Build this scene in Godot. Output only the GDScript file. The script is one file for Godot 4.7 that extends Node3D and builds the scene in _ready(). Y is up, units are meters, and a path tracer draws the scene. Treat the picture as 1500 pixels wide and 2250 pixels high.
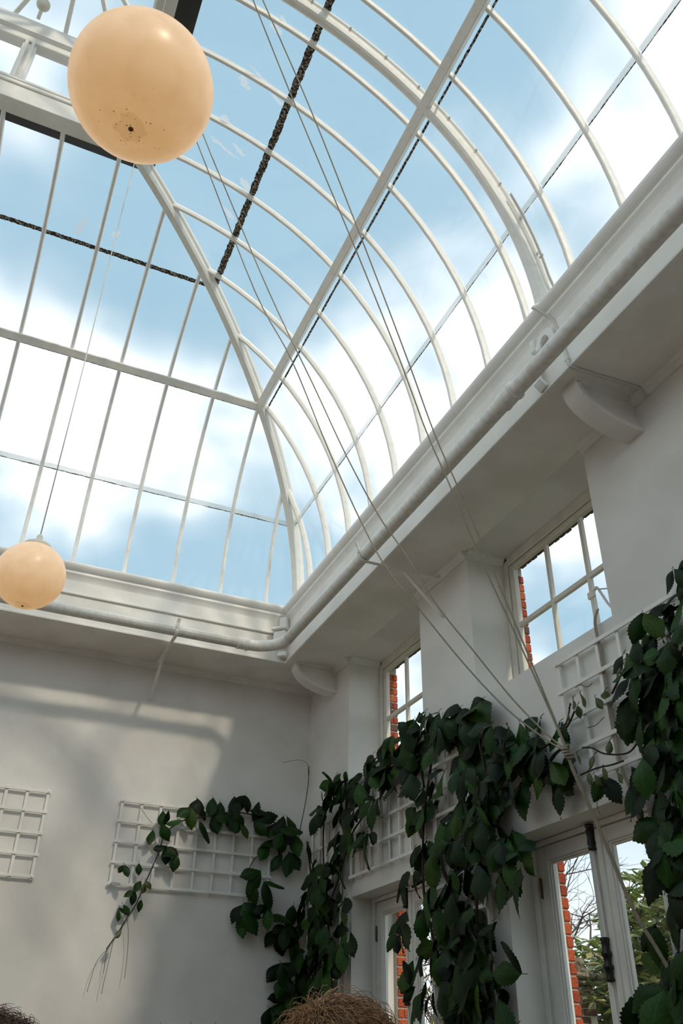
extends Node3D
# A conservatory corner seen from a chair: curved glass roof, white walls, vine on trellis.

# roof section: quarter circle, measured as offset t from the eaves line
const TC := 2.675
const YC := 5.42
const RR := 2.865
const X0 := -0.529
const Z0 := 0.581
const XC := -4.08
const ZC := 6.3
const SOFFIT := 4.72
const T_RING := 2.65
const LAMP := 0.0105

var LEAF_BACK := PackedFloat32Array([
	-1.50,3.16,0.13,0.12, -1.40,3.13,0.18,0.11, -1.24,3.19,0.16,0.16, -1.12,3.31,0.08,0.17, -1.03,3.34,0.08,0.16, -0.95,3.31,0.08,0.14,
	-1.08,3.09,0.14,0.18, -0.98,3.18,0.09,0.15, -0.83,3.34,0.18,0.19, -0.76,3.39,0.17,0.16, -0.80,3.20,0.24,0.14, -0.72,3.15,0.22,0.16,
	-0.54,3.36,0.09,0.15, -0.48,3.29,0.12,0.19, -0.39,3.20,0.10,0.17, -0.34,3.22,0.18,0.16, -0.22,3.25,0.16,0.14, -1.58,3.00,0.08,0.12,
	-1.48,3.03,0.19,0.13, -1.42,2.85,0.12,0.13, -1.34,2.79,0.15,0.12, -1.78,2.67,0.21,0.09, -1.65,2.71,0.11,0.08, -1.65,2.56,0.16,0.09,
	-1.60,2.54,0.19,0.07, -1.57,2.56,0.24,0.06, -1.67,2.46,0.14,0.09, -1.60,2.41,0.10,0.08, -1.76,2.33,0.08,0.09, -1.73,2.35,0.20,0.08,
	-1.77,2.16,0.22,0.07, -0.57,2.68,0.19,0.18, -0.59,2.59,0.17,0.17, -0.44,2.57,0.21,0.20, -0.63,2.39,0.15,0.18, -0.64,2.33,0.08,0.18,
	-0.58,2.35,0.18,0.20, -0.43,2.38,0.21,0.16, -0.28,2.41,0.14,0.18, -0.14,2.43,0.07,0.17, -0.47,2.98,0.10,0.15, -0.39,3.07,0.08,0.19,
	-0.33,2.90,0.09,0.15, -0.23,2.88,0.14,0.19, -0.26,3.08,0.08,0.17, -0.17,3.07,0.16,0.19, -0.25,3.18,0.21,0.19, -0.92,3.25,0.12,0.16,
	-0.83,3.20,0.13,0.18, -0.37,3.07,0.23,0.15,
])
var LEAF_CORNER := PackedFloat32Array([
	-0.04,2.55,0.10,0.17, -0.10,2.40,0.11,0.18, -0.24,2.24,0.17,0.17, -0.24,2.21,0.07,0.18, -0.04,2.27,0.13,0.19, -0.17,2.01,0.23,0.20,
	-0.22,1.92,0.16,0.19, -0.26,1.84,0.18,0.15, -0.06,1.92,0.22,0.20, -0.06,1.80,0.22,0.21, -0.14,1.74,0.14,0.18, -0.20,1.67,0.09,0.19,
	-0.03,1.70,0.08,0.15, -0.11,2.15,0.11,0.16, -0.08,1.84,0.13,0.15, -0.14,1.60,0.07,0.16, -0.25,1.58,0.09,0.18, -0.02,1.61,0.07,0.21,
	-0.17,3.45,0.88,0.16, -0.11,3.44,0.99,0.17, -0.13,3.34,1.21,0.16, -0.21,3.31,0.98,0.21, -0.15,3.30,1.06,0.18, -0.08,3.25,1.16,0.16,
	-0.13,3.31,0.54,0.17, -0.21,3.16,0.84,0.16, -0.07,3.13,1.03,0.21, -0.16,3.02,1.43,0.16, -0.16,3.08,1.64,0.15, -0.16,2.98,1.82,0.21,
	-0.22,2.95,1.46,0.19, -0.11,2.90,0.97,0.17, -0.10,2.85,0.99,0.20, -0.16,2.79,1.39,0.20, -0.13,2.81,1.49,0.16, -0.21,2.69,1.81,0.21,
	-0.21,3.15,0.71,0.20, -0.21,3.19,0.95,0.19, -0.11,2.84,0.48,0.18, -0.13,2.68,0.83,0.15, -0.07,2.72,0.89,0.17, -0.11,2.64,1.09,0.19,
	-0.23,2.62,0.80,0.18, -0.23,2.55,0.69,0.21, -0.23,2.59,1.00,0.17, -0.11,2.48,0.51,0.16, -0.10,2.35,0.81,0.16, -0.18,2.34,1.17,0.20,
	-0.21,2.29,1.40,0.18, -0.18,2.30,0.84,0.20, -0.08,2.34,0.37,0.19, -0.22,2.17,0.80,0.20, -0.20,2.18,0.94,0.18, -0.10,2.09,0.93,0.20,
	-0.13,2.07,1.19,0.20, -0.24,1.95,1.47,0.17, -0.14,2.10,0.50,0.21, -0.19,2.06,0.97,0.16, -0.09,1.98,0.37,0.16, -0.22,1.92,1.08,0.20,
	-0.09,2.02,0.52,0.20, -0.24,1.81,1.14,0.19, -0.13,1.80,0.68,0.18, -0.09,1.94,1.07,0.15, -0.24,2.51,0.93,0.19, -0.16,2.44,0.86,0.21,
	-0.14,2.27,0.67,0.20, -0.21,1.98,1.14,0.16, -0.11,1.91,0.57,0.17, -0.11,1.75,0.77,0.19, -0.11,1.69,0.51,0.18,
])
var LEAF_ARCH := PackedFloat32Array([
	-0.09,3.42,1.68,0.19, -0.13,3.38,1.68,0.17, -0.17,3.31,2.00,0.19, -0.14,3.38,2.11,0.20, -0.16,3.44,2.09,0.17, -0.16,3.44,2.24,0.14,
	-0.14,3.46,2.38,0.15, -0.07,3.42,2.19,0.19, -0.10,3.48,2.53,0.17, -0.19,3.42,2.80,0.17, -0.13,3.36,2.61,0.17, -0.16,3.27,2.50,0.19,
	-0.09,3.29,2.47,0.17, -0.11,3.30,2.68,0.16, -0.20,3.35,3.02,0.17, -0.17,3.31,3.06,0.19, -0.23,3.20,3.12,0.17, -0.17,3.31,3.17,0.17,
	-0.16,3.30,3.24,0.18, -0.15,3.25,3.23,0.17, -0.15,3.28,3.48,0.20, -0.19,3.18,3.48,0.19, -0.23,3.13,3.65,0.16, -0.17,3.18,3.41,0.20,
	-0.21,3.02,3.76,0.15, -0.09,3.00,3.72,0.17, -0.08,3.08,3.51,0.15, -0.08,2.95,3.48,0.18, -0.20,2.85,3.79,0.19, -0.10,2.86,3.68,0.18,
	-0.18,2.88,3.80,0.15, -0.22,2.84,4.01,0.20, -0.11,3.24,2.21,0.20, -0.14,3.17,2.40,0.17, -0.24,3.00,2.70,0.19, -0.10,3.12,2.62,0.17,
	-0.16,3.15,2.20,0.16, -0.10,3.25,1.96,0.16, -0.19,3.22,1.98,0.14, -0.16,3.17,1.99,0.17, -0.07,3.25,1.61,0.16, -0.18,3.07,2.21,0.17,
	-0.08,3.32,1.32,0.20, -0.20,3.29,1.36,0.20, -0.09,3.04,3.26,0.16, -0.08,3.05,3.32,0.19, -0.12,3.00,3.20,0.15, -0.14,2.95,3.32,0.19,
	-0.21,2.88,3.28,0.16, -0.10,3.40,2.41,0.20, -0.17,3.17,2.85,0.18, -0.09,3.19,2.50,0.14, -0.19,3.01,2.52,0.17, -0.08,3.34,2.17,0.20,
	-0.18,3.29,2.92,0.19, -0.08,3.28,3.01,0.19, -0.08,3.21,3.17,0.19, -0.15,3.30,1.89,0.16, -0.16,3.20,1.63,0.20, -0.12,3.15,1.96,0.15,
	-0.16,2.65,4.13,0.15, -0.09,2.75,3.96,0.15, -0.08,2.71,4.09,0.15, -0.12,2.54,4.25,0.16, -0.20,2.64,4.40,0.16, -0.16,2.62,4.42,0.15,
	-0.13,2.88,4.32,0.14, -0.11,2.86,4.39,0.14, -0.19,2.91,4.23,0.17, -0.10,2.99,3.95,0.17, -0.23,2.74,4.27,0.15, -0.21,2.62,3.93,0.17,
	-0.15,2.60,3.95,0.19, -0.14,2.86,4.02,0.17, -0.19,2.74,4.14,0.20, -0.13,2.94,3.78,0.19, -0.19,2.85,3.93,0.18, -0.14,2.79,3.95,0.16,
])
var LEAF_PIER := PackedFloat32Array([
	-0.08,2.78,3.59,0.15, -0.08,2.72,3.51,0.18, -0.11,2.66,3.64,0.15, -0.08,2.61,3.28,0.19, -0.22,2.56,3.59,0.18, -0.12,2.69,3.32,0.15,
	-0.12,2.65,3.12,0.17, -0.10,2.64,2.98,0.17, -0.11,2.60,2.90,0.20, -0.24,2.49,3.04,0.17, -0.11,2.52,2.71,0.20, -0.12,2.45,2.75,0.16,
	-0.07,2.51,2.45,0.16, -0.15,2.77,2.66,0.17, -0.10,2.79,2.44,0.17, -0.07,2.76,2.53,0.16, -0.09,2.83,2.69,0.16, -0.08,2.94,2.59,0.14,
	-0.12,2.90,2.84,0.15, -0.17,2.92,3.00,0.17, -0.20,2.49,3.38,0.18, -0.19,2.35,3.71,0.19, -0.14,2.32,3.75,0.16, -0.24,2.29,3.75,0.15,
	-0.19,2.24,3.98,0.18, -0.08,2.37,3.79,0.19, -0.22,2.18,3.86,0.18, -0.19,2.21,3.47,0.19, -0.09,2.18,3.33,0.17, -0.16,2.13,3.64,0.19,
	-0.21,2.06,3.87,0.19, -0.17,2.38,2.98,0.19, -0.19,2.36,2.89,0.18, -0.11,2.40,3.07,0.14, -0.09,2.37,3.23,0.16, -0.09,2.26,3.15,0.19,
	-0.16,2.21,3.12,0.18, -0.18,2.32,2.39,0.18, -0.15,2.33,2.54,0.14, -0.21,2.15,2.84,0.18, -0.16,2.18,2.92,0.17, -0.18,2.26,3.15,0.14,
	-0.20,2.60,3.64,0.16, -0.08,2.59,3.52,0.16, -0.19,2.49,3.51,0.15, -0.20,2.46,3.59,0.20, -0.15,2.41,3.56,0.16, -0.15,2.36,3.48,0.18,
	-0.20,2.83,3.35,0.18, -0.18,2.82,3.45,0.14, -0.10,2.88,3.43,0.16, -0.20,2.81,3.72,0.16, -0.17,2.74,3.31,0.14, -0.08,2.74,3.06,0.16,
	-0.18,2.73,3.46,0.18, -0.18,2.43,3.21,0.16, -0.16,2.42,3.41,0.17, -0.15,2.07,2.28,0.15, -0.22,2.01,2.31,0.15, -0.24,2.01,2.53,0.20,
	-0.07,2.08,2.48,0.17, -0.21,2.15,2.82,0.20, -0.15,2.00,2.95,0.16, -0.11,2.02,2.94,0.20, -0.11,1.96,2.85,0.17, -0.09,1.99,3.18,0.17,
	-0.23,2.04,3.36,0.15, -0.21,2.08,3.14,0.17, -0.22,2.02,2.98,0.18, -0.11,1.80,2.45,0.19, -0.15,1.73,2.33,0.14, -0.07,1.77,2.30,0.17,
	-0.15,1.76,2.87,0.16, -0.09,1.82,2.63,0.16, -0.12,1.70,2.86,0.19, -0.07,1.85,2.99,0.19, -0.21,1.82,3.37,0.15, -0.23,1.90,3.19,0.18,
	-0.22,1.72,3.37,0.16, -0.13,1.78,3.30,0.16, -0.24,1.68,3.76,0.18, -0.13,1.72,3.29,0.17, -0.12,1.65,3.50,0.14, -0.09,1.68,3.17,0.19,
	-0.12,1.61,3.14,0.20, -0.11,1.54,2.96,0.16, -0.16,1.50,2.94,0.15, -0.13,1.58,3.06,0.20, -0.22,1.56,3.39,0.19, -0.18,1.49,3.20,0.19,
	-0.23,1.47,3.70,0.17, -0.19,1.60,3.51,0.14, -0.19,1.61,2.67,0.17, -0.20,1.56,2.57,0.18, -0.12,1.57,2.69,0.14, -0.23,1.58,3.00,0.15,
	-0.15,1.89,3.35,0.16, -0.12,1.88,3.15,0.18, -0.24,1.86,3.62,0.16, -0.18,1.49,3.34,0.16, -0.16,1.86,2.99,0.16, -0.10,1.84,2.71,0.15,
	-0.11,1.92,2.60,0.19, -0.15,1.71,3.11,0.15, -0.22,1.63,3.13,0.20, -0.15,1.82,3.40,0.15, -0.10,1.65,3.28,0.15,
])
var LEAF_SIDE := PackedFloat32Array([
	-0.13,3.34,5.51,0.13, -0.11,3.28,5.48,0.14, -0.17,3.17,5.48,0.18, -0.20,3.16,5.33,0.15, -0.14,3.16,5.27,0.15, -0.13,3.17,5.31,0.14,
	-0.08,3.21,5.32,0.14, -0.23,3.01,5.48,0.13, -0.16,3.15,5.20,0.16, -0.22,3.07,5.18,0.13, -0.12,3.06,5.02,0.14, -0.14,3.04,4.95,0.06,
	-0.23,2.96,5.19,0.18, -0.22,2.99,5.27,0.12, -0.08,2.99,5.16,0.17, -0.22,2.95,5.38,0.15, -0.17,2.84,5.37,0.12, -0.14,2.95,5.39,0.18,
	-0.21,2.86,5.08,0.18, -0.24,2.89,5.16,0.14, -0.09,2.91,5.06,0.13, -0.16,2.80,5.17,0.16, -0.23,2.74,5.31,0.17, -0.18,2.78,4.99,0.17,
	-0.15,2.79,4.92,0.07, -0.08,2.80,4.96,0.17, -0.11,2.77,4.91,0.18, -0.18,2.67,5.05,0.14, -0.09,2.73,5.01,0.14, -0.18,2.67,5.22,0.17,
	-0.09,2.58,5.13,0.12, -0.16,2.54,5.14,0.16, -0.14,2.54,5.05,0.13, -0.17,2.51,5.04,0.12, -0.12,2.45,4.93,0.15, -0.23,2.44,5.09,0.16,
	-0.22,2.47,4.92,0.06, -0.11,2.48,4.72,0.14, -0.23,2.41,5.21,0.17, -0.12,2.40,5.08,0.12, -0.15,2.58,5.27,0.16, -0.14,2.51,5.26,0.14,
	-0.18,2.41,5.31,0.18, -0.11,2.40,5.14,0.12, -0.13,2.68,4.78,0.06, -0.19,2.62,4.69,0.06, -0.21,2.53,4.79,0.07, -0.16,2.53,4.67,0.06,
	-0.23,2.52,4.70,0.06, -0.21,2.65,4.61,0.06, -0.11,2.65,4.42,0.07, -0.12,2.96,4.46,0.07, -0.15,2.99,4.56,0.06, -0.11,2.96,4.55,0.06,
	-0.18,2.97,4.68,0.07, -0.09,2.99,4.77,0.06, -0.11,2.95,4.73,0.07, -0.09,2.96,4.88,0.06, -0.08,2.96,5.14,0.15, -0.22,2.82,5.35,0.18,
	-0.19,2.76,5.34,0.18, -0.23,2.69,5.41,0.14, -0.10,2.64,5.10,0.18, -0.20,2.62,5.28,0.12, -0.18,2.91,5.39,0.14, -0.13,2.60,5.09,0.14,
	-0.10,2.48,5.18,0.12, -0.12,2.44,5.14,0.14, -0.23,2.33,5.30,0.13, -0.23,2.29,5.30,0.13, -0.13,2.72,5.26,0.17, -0.21,2.62,5.38,0.15,
	-0.08,2.42,4.87,0.15, -0.13,2.32,5.04,0.18, -0.10,2.34,4.88,0.14, -0.22,2.18,5.16,0.12, -0.14,2.15,5.02,0.17, -0.20,2.10,5.12,0.12,
	-0.08,2.21,5.05,0.12, -0.23,2.01,5.14,0.14, -0.20,1.98,5.00,0.18, -0.13,1.98,5.04,0.14, -0.23,1.81,5.16,0.16, -0.11,1.77,4.96,0.17,
	-0.12,1.71,4.87,0.14, -0.07,1.66,4.77,0.17, -0.23,1.60,5.11,0.16, -0.23,1.52,5.04,0.12, -0.11,1.49,4.84,0.15, -0.23,1.44,4.91,0.18,
	-0.14,1.45,4.90,0.14, -0.14,1.41,4.83,0.15, -0.23,2.24,5.29,0.13, -0.21,2.11,5.23,0.17, -0.21,1.99,5.20,0.17, -0.17,2.33,5.23,0.14,
	-0.12,2.08,5.09,0.14, -0.20,2.25,5.19,0.13, -0.10,1.95,5.05,0.17, -0.11,2.21,5.16,0.12, -0.08,1.56,4.92,0.16, -0.13,1.47,4.94,0.18,
	-0.22,1.50,5.08,0.18,
])
var STEM_BACK := [
	[Vector3(-0.09, 3.17, 0.08), Vector3(-0.29, 3.24, 0.07), Vector3(-0.58, 3.31, 0.07), Vector3(-0.86, 3.30, 0.09), Vector3(-1.13, 3.22, 0.10), Vector3(-1.30, 3.17, 0.09), Vector3(-1.44, 3.05, 0.08), Vector3(-1.48, 2.90, 0.09), Vector3(-1.49, 2.86, 0.09)],
	[Vector3(-1.49, 2.86, 0.10), Vector3(-1.56, 2.64, 0.10), Vector3(-1.63, 2.42, 0.10), Vector3(-1.69, 2.31, 0.10), Vector3(-1.74, 2.20, 0.07), Vector3(-1.83, 2.05, 0.10)],
	[Vector3(-0.53, 2.93, 0.08), Vector3(-0.60, 2.82, 0.09), Vector3(-0.58, 2.68, 0.08), Vector3(-0.59, 2.47, 0.10), Vector3(-0.51, 2.43, 0.08), Vector3(-0.37, 2.37, 0.08), Vector3(-0.15, 2.40, 0.08)],
	[Vector3(-0.11, 3.15, 0.08), Vector3(-0.10, 3.27, 0.11), Vector3(-0.06, 3.46, 0.09), Vector3(-0.03, 3.67, 0.08), Vector3(-0.03, 3.84, 0.09)],
]
var TENDRIL_BACK := [
	[Vector3(-0.03, 3.83, 0.10), Vector3(-0.06, 3.90, 0.08), Vector3(-0.15, 3.92, 0.07), Vector3(-0.33, 3.86, 0.09)],
	[Vector3(-0.03, 3.84, 0.09), Vector3(-0.03, 3.86, 0.10), Vector3(-0.03, 3.86, 0.06), Vector3(-0.03, 3.77, 0.08)],
	[Vector3(-1.82, 2.05, 0.09), Vector3(-1.89, 1.96, 0.09), Vector3(-1.92, 1.83, 0.10), Vector3(-1.93, 1.73, 0.06)],
	[Vector3(-1.82, 2.06, 0.07), Vector3(-1.82, 1.97, 0.06), Vector3(-1.82, 1.87, 0.07)],
	[Vector3(-1.78, 2.14, 0.10), Vector3(-1.79, 1.97, 0.08), Vector3(-1.81, 1.80, 0.10), Vector3(-1.81, 1.72, 0.07)],
	[Vector3(-1.70, 2.33, 0.09), Vector3(-1.66, 2.19, 0.08), Vector3(-1.64, 2.01, 0.07), Vector3(-1.64, 1.84, 0.09)],
	[Vector3(-1.71, 3.24, 0.10), Vector3(-1.64, 3.18, 0.06), Vector3(-1.58, 3.12, 0.08)],
]
var STEM_CORNER := [
	[Vector3(-0.10, 1.53, 1.06), Vector3(-0.09, 1.85, 0.94), Vector3(-0.09, 2.20, 0.87), Vector3(-0.09, 2.58, 0.78), Vector3(-0.09, 2.87, 0.69), Vector3(-0.09, 3.19, 0.69), Vector3(-0.10, 3.37, 0.82), Vector3(-0.11, 3.40, 0.97)],
	[Vector3(-0.09, 2.45, 0.80), Vector3(-0.08, 2.59, 0.47), Vector3(-0.09, 2.84, 0.36), Vector3(-0.11, 3.06, 0.32)],
	[Vector3(-0.09, 1.54, 0.68), Vector3(-0.09, 1.88, 0.56), Vector3(-0.09, 2.24, 0.57), Vector3(-0.11, 2.50, 0.82)],
	[Vector3(-0.10, 2.42, 0.87), Vector3(-0.08, 2.59, 1.00), Vector3(-0.08, 2.82, 1.20), Vector3(-0.10, 2.93, 1.36), Vector3(-0.10, 3.03, 1.61)],
]
var STEM_ARCH := [
	[Vector3(-0.13, 3.15, 1.57), Vector3(-0.10, 3.27, 1.88), Vector3(-0.11, 3.32, 2.23), Vector3(-0.13, 3.38, 2.67), Vector3(-0.12, 3.32, 3.10), Vector3(-0.11, 3.18, 3.42), Vector3(-0.11, 2.98, 3.68), Vector3(-0.14, 2.85, 3.91), Vector3(-0.11, 2.86, 4.03)],
	[Vector3(-0.12, 2.86, 4.04), Vector3(-0.11, 2.86, 4.27), Vector3(-0.12, 2.90, 4.44), Vector3(-0.13, 2.96, 4.54)],
	[Vector3(-0.14, 2.66, 4.13), Vector3(-0.11, 2.66, 4.19), Vector3(-0.11, 2.63, 4.37)],
	[Vector3(-0.13, 3.31, 2.28), Vector3(-0.11, 3.45, 1.99), Vector3(-0.10, 3.42, 1.74)],
	[Vector3(-0.14, 2.96, 3.72), Vector3(-0.12, 2.74, 3.81), Vector3(-0.13, 2.65, 3.92)],
]
var STEM_PIER := [
	[Vector3(-0.11, 1.45, 3.36), Vector3(-0.13, 1.69, 3.36), Vector3(-0.11, 1.94, 3.31), Vector3(-0.10, 2.20, 3.31), Vector3(-0.09, 2.46, 3.40), Vector3(-0.11, 2.69, 3.54), Vector3(-0.12, 2.93, 3.54), Vector3(-0.13, 3.12, 3.50)],
	[Vector3(-0.09, 1.45, 3.39), Vector3(-0.11, 1.64, 3.40), Vector3(-0.10, 1.80, 3.44)],
	[Vector3(-0.11, 3.31, 2.88), Vector3(-0.10, 3.07, 2.76), Vector3(-0.10, 2.80, 2.65), Vector3(-0.11, 2.52, 2.63), Vector3(-0.13, 2.27, 2.66), Vector3(-0.09, 2.04, 2.67), Vector3(-0.11, 1.86, 2.78)],
	[Vector3(-0.12, 1.46, 3.10), Vector3(-0.13, 1.71, 3.09), Vector3(-0.10, 1.98, 2.95), Vector3(-0.10, 2.24, 3.04), Vector3(-0.13, 2.45, 3.18), Vector3(-0.13, 2.65, 3.32)],
	[Vector3(-0.11, 2.56, 3.61), Vector3(-0.09, 2.42, 3.64), Vector3(-0.13, 2.31, 3.70)],
	[Vector3(-0.11, 2.19, 3.56), Vector3(-0.13, 2.25, 3.67), Vector3(-0.11, 2.33, 3.70)],
	[Vector3(-0.12, 2.36, 2.75), Vector3(-0.10, 2.35, 2.57), Vector3(-0.12, 2.33, 2.47)],
]
var STEM_SIDE := [
	[Vector3(-0.10, 1.40, 4.93), Vector3(-0.11, 1.67, 4.99), Vector3(-0.12, 1.93, 5.10), Vector3(-0.12, 2.23, 5.15), Vector3(-0.10, 2.44, 5.17), Vector3(-0.10, 2.67, 5.18)],
	[Vector3(-0.11, 3.22, 5.47), Vector3(-0.11, 3.22, 5.38), Vector3(-0.11, 3.16, 5.26), Vector3(-0.09, 3.10, 5.17), Vector3(-0.10, 3.01, 5.10), Vector3(-0.12, 2.73, 5.05)],
	[Vector3(-0.13, 3.00, 5.43), Vector3(-0.09, 2.90, 5.32), Vector3(-0.11, 2.82, 5.26), Vector3(-0.12, 2.74, 5.22), Vector3(-0.09, 2.65, 5.22), Vector3(-0.12, 2.54, 5.26)],
	[Vector3(-0.09, 2.71, 5.11), Vector3(-0.11, 2.66, 5.00), Vector3(-0.11, 2.62, 4.89), Vector3(-0.12, 2.66, 4.73), Vector3(-0.10, 2.73, 4.61), Vector3(-0.11, 2.75, 4.54)],
	[Vector3(-0.11, 2.61, 4.49), Vector3(-0.11, 2.61, 4.63), Vector3(-0.12, 2.59, 4.77), Vector3(-0.11, 2.59, 4.85)],
	[Vector3(-0.11, 3.03, 4.49), Vector3(-0.09, 2.96, 4.42), Vector3(-0.11, 2.90, 4.38)],
	[Vector3(-0.11, 2.96, 4.85), Vector3(-0.10, 3.03, 4.92), Vector3(-0.12, 3.05, 4.99)],
]
var TENDRIL_SIDE := [
	[Vector3(-0.08, 3.12, 4.52), Vector3(-0.07, 3.13, 4.55), Vector3(-0.06, 3.10, 4.60), Vector3(-0.07, 3.10, 4.66)],
	[Vector3(-0.05, 3.32, 5.01), Vector3(-0.06, 3.29, 5.03), Vector3(-0.07, 3.28, 5.07), Vector3(-0.05, 3.24, 5.08), Vector3(-0.07, 3.20, 5.11)],
	[Vector3(-0.07, 2.55, 4.53), Vector3(-0.05, 2.51, 4.51), Vector3(-0.08, 2.47, 4.56), Vector3(-0.05, 2.43, 4.52), Vector3(-0.08, 2.38, 4.57)],
	[Vector3(-0.08, 2.86, 4.57), Vector3(-0.07, 2.86, 4.60), Vector3(-0.05, 2.87, 4.62), Vector3(-0.07, 2.88, 4.71)],
	[Vector3(-0.07, 3.09, 4.47), Vector3(-0.09, 3.03, 4.50), Vector3(-0.06, 3.02, 4.48)],
]
var ROPE_1 := [Vector3(-2.874, 8.100, 5.281), Vector3(-2.679, 7.765, 5.190), Vector3(-2.226, 6.994, 4.990), Vector3(-1.652, 5.983, 4.776), Vector3(-1.292, 5.248, 4.664), Vector3(-1.061, 4.681, 4.606), Vector3(-0.913, 4.311, 4.602), Vector3(-0.748, 3.827, 4.617), Vector3(-0.594, 3.318, 4.679), Vector3(-0.493, 2.872, 4.763), Vector3(-0.450, 2.596, 4.825)]
var ROPE_2 := [Vector3(-2.818, 8.107, 5.303), Vector3(-2.614, 7.769, 5.218), Vector3(-2.137, 6.990, 5.033), Vector3(-1.598, 5.994, 4.812), Vector3(-1.218, 5.178, 4.682), Vector3(-1.009, 4.644, 4.630), Vector3(-0.851, 4.242, 4.629), Vector3(-0.694, 3.760, 4.649), Vector3(-0.572, 3.301, 4.697), Vector3(-0.479, 2.832, 4.776), Vector3(-0.446, 2.596, 4.828)]
var ROPE_3 := [Vector3(-2.929, 8.000, 3.998), Vector3(-2.634, 7.396, 3.963), Vector3(-2.106, 6.233, 3.896), Vector3(-1.782, 5.616, 3.923), Vector3(-1.477, 4.862, 3.948), Vector3(-1.257, 4.292, 4.010), Vector3(-1.099, 3.902, 4.091), Vector3(-0.922, 3.554, 4.227), Vector3(-0.756, 3.192, 4.390), Vector3(-0.619, 2.894, 4.561), Vector3(-0.515, 2.700, 4.718), Vector3(-0.454, 2.596, 4.823)]
var ROPE_4 := [Vector3(-2.865, 8.011, 4.020), Vector3(-2.551, 7.375, 3.993), Vector3(-2.012, 6.222, 3.950), Vector3(-1.611, 5.367, 3.975), Vector3(-1.367, 4.788, 4.018), Vector3(-1.162, 4.305, 4.094), Vector3(-1.024, 4.013, 4.175), Vector3(-0.861, 3.600, 4.292), Vector3(-0.716, 3.267, 4.435), Vector3(-0.591, 2.940, 4.594), Vector3(-0.499, 2.711, 4.739), Vector3(-0.449, 2.600, 4.828)]
var ROPE_5 := [Vector3(-0.450, 2.596, 4.825), Vector3(-0.414, 2.491, 4.818), Vector3(-0.341, 2.307, 4.821), Vector3(-0.266, 2.086, 4.830), Vector3(-0.199, 1.865, 4.847), Vector3(-0.137, 1.711, 4.883), Vector3(-0.096, 1.599, 4.911), Vector3(-0.060, 1.483, 4.938)]
var ROPE_6 := [Vector3(-0.010, 3.550, 4.737), Vector3(-0.027, 3.488, 4.718), Vector3(-0.028, 3.421, 4.713), Vector3(-0.022, 3.319, 4.713), Vector3(-0.019, 3.092, 4.713), Vector3(-0.024, 2.847, 4.718), Vector3(-0.034, 2.612, 4.736), Vector3(-0.025, 2.459, 4.771), Vector3(-0.030, 2.313, 4.798), Vector3(-0.040, 2.128, 4.838)]
var ROPE_7 := [Vector3(0.330, 3.926, 4.381), Vector3(0.226, 3.763, 4.545), Vector3(0.106, 3.575, 4.738), Vector3(0.050, 3.491, 4.816)]
var CLOUD_MASSES := [
	[Vector3(-0.034, 0.647, -0.762), 0.175, 1.00],
	[Vector3(0.031, 0.512, -0.858), 0.127, 1.00],
	[Vector3(-0.000, 0.737, -0.676), 0.084, 0.80],
	[Vector3(0.191, 0.488, -0.851), 0.064, 0.70],
	[Vector3(0.167, 0.725, -0.668), 0.042, 0.45],
	[Vector3(0.425, 0.849, -0.314), 0.098, 0.90],
	[Vector3(0.435, 0.799, -0.415), 0.056, 0.70],
	[Vector3(0.496, 0.779, -0.384), 0.080, 0.90],
	[Vector3(0.401, 0.752, -0.522), 0.045, 0.35],
	[Vector3(0.376, 0.630, -0.680), 0.069, 0.30],
	[Vector3(0.341, 0.557, -0.757), 0.059, 0.40],
	[Vector3(0.165, 0.831, -0.531), 0.110, -0.90],
	[Vector3(0.142, 0.792, -0.593), 0.061, -0.30],
	[Vector3(0.289, 0.776, -0.560), 0.112, -0.90],
	[Vector3(0.180, 0.601, -0.778), 0.053, -1.00],
	[Vector3(0.047, 0.868, -0.495), 0.095, -0.50],
	[Vector3(-0.092, 0.812, -0.576), 0.068, -0.15],
	[Vector3(0.260, 0.705, -0.660), 0.064, -0.70],
	[Vector3(0.352, 0.845, -0.403), 0.038, -0.60],
	[Vector3(0.266, 0.876, -0.402), 0.071, -0.50],
	[Vector3(0.218, 0.626, -0.748), 0.043, -0.90],
	[Vector3(0.564, 0.472, -0.678), 0.117, -2.20],
	[Vector3(0.608, 0.166, -0.777), 0.077, 1.30],
	[Vector3(0.437, 0.388, -0.812), 0.037, 0.50],
	[Vector3(0.232, 0.566, -0.791), 0.032, -0.40],
	[Vector3(0.043, 0.656, -0.753), 0.071, 0.60],
	[Vector3(0.100, 0.591, -0.800), 0.047, 0.50],
	[Vector3(0.393, 0.701, -0.595), 0.103, -0.55],
	[Vector3(0.382, 0.825, -0.416), 0.043, -0.50],
	[Vector3(0.364, 0.662, -0.655), 0.063, -0.40],
	[Vector3(0.110, 0.502, -0.858), 0.078, 0.70],
	[Vector3(0.242, 0.512, -0.824), 0.043, 0.45],
	[Vector3(0.170, 0.618, -0.768), 0.048, -0.60],
	[Vector3(0.444, 0.746, -0.497), 0.054, -0.20],
	[Vector3(0.256, 0.572, -0.779), 0.032, -0.40],
]


var rng := RandomNumberGenerator.new()
var M := {}
var taken := {}


# ---------------------------------------------------------------- small helpers
func surf(smooth := false) -> SurfaceTool:
	var st := SurfaceTool.new()
	st.begin(Mesh.PRIMITIVE_TRIANGLES)
	st.set_smooth_group(0 if smooth else -1)
	return st

func tri(st: SurfaceTool, a: Vector3, b: Vector3, c: Vector3, out: Vector3) -> void:
	if (c - a).cross(b - a).dot(out) < 0.0:
		var k := b
		b = c
		c = k
	st.add_vertex(a)
	st.add_vertex(b)
	st.add_vertex(c)

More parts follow.
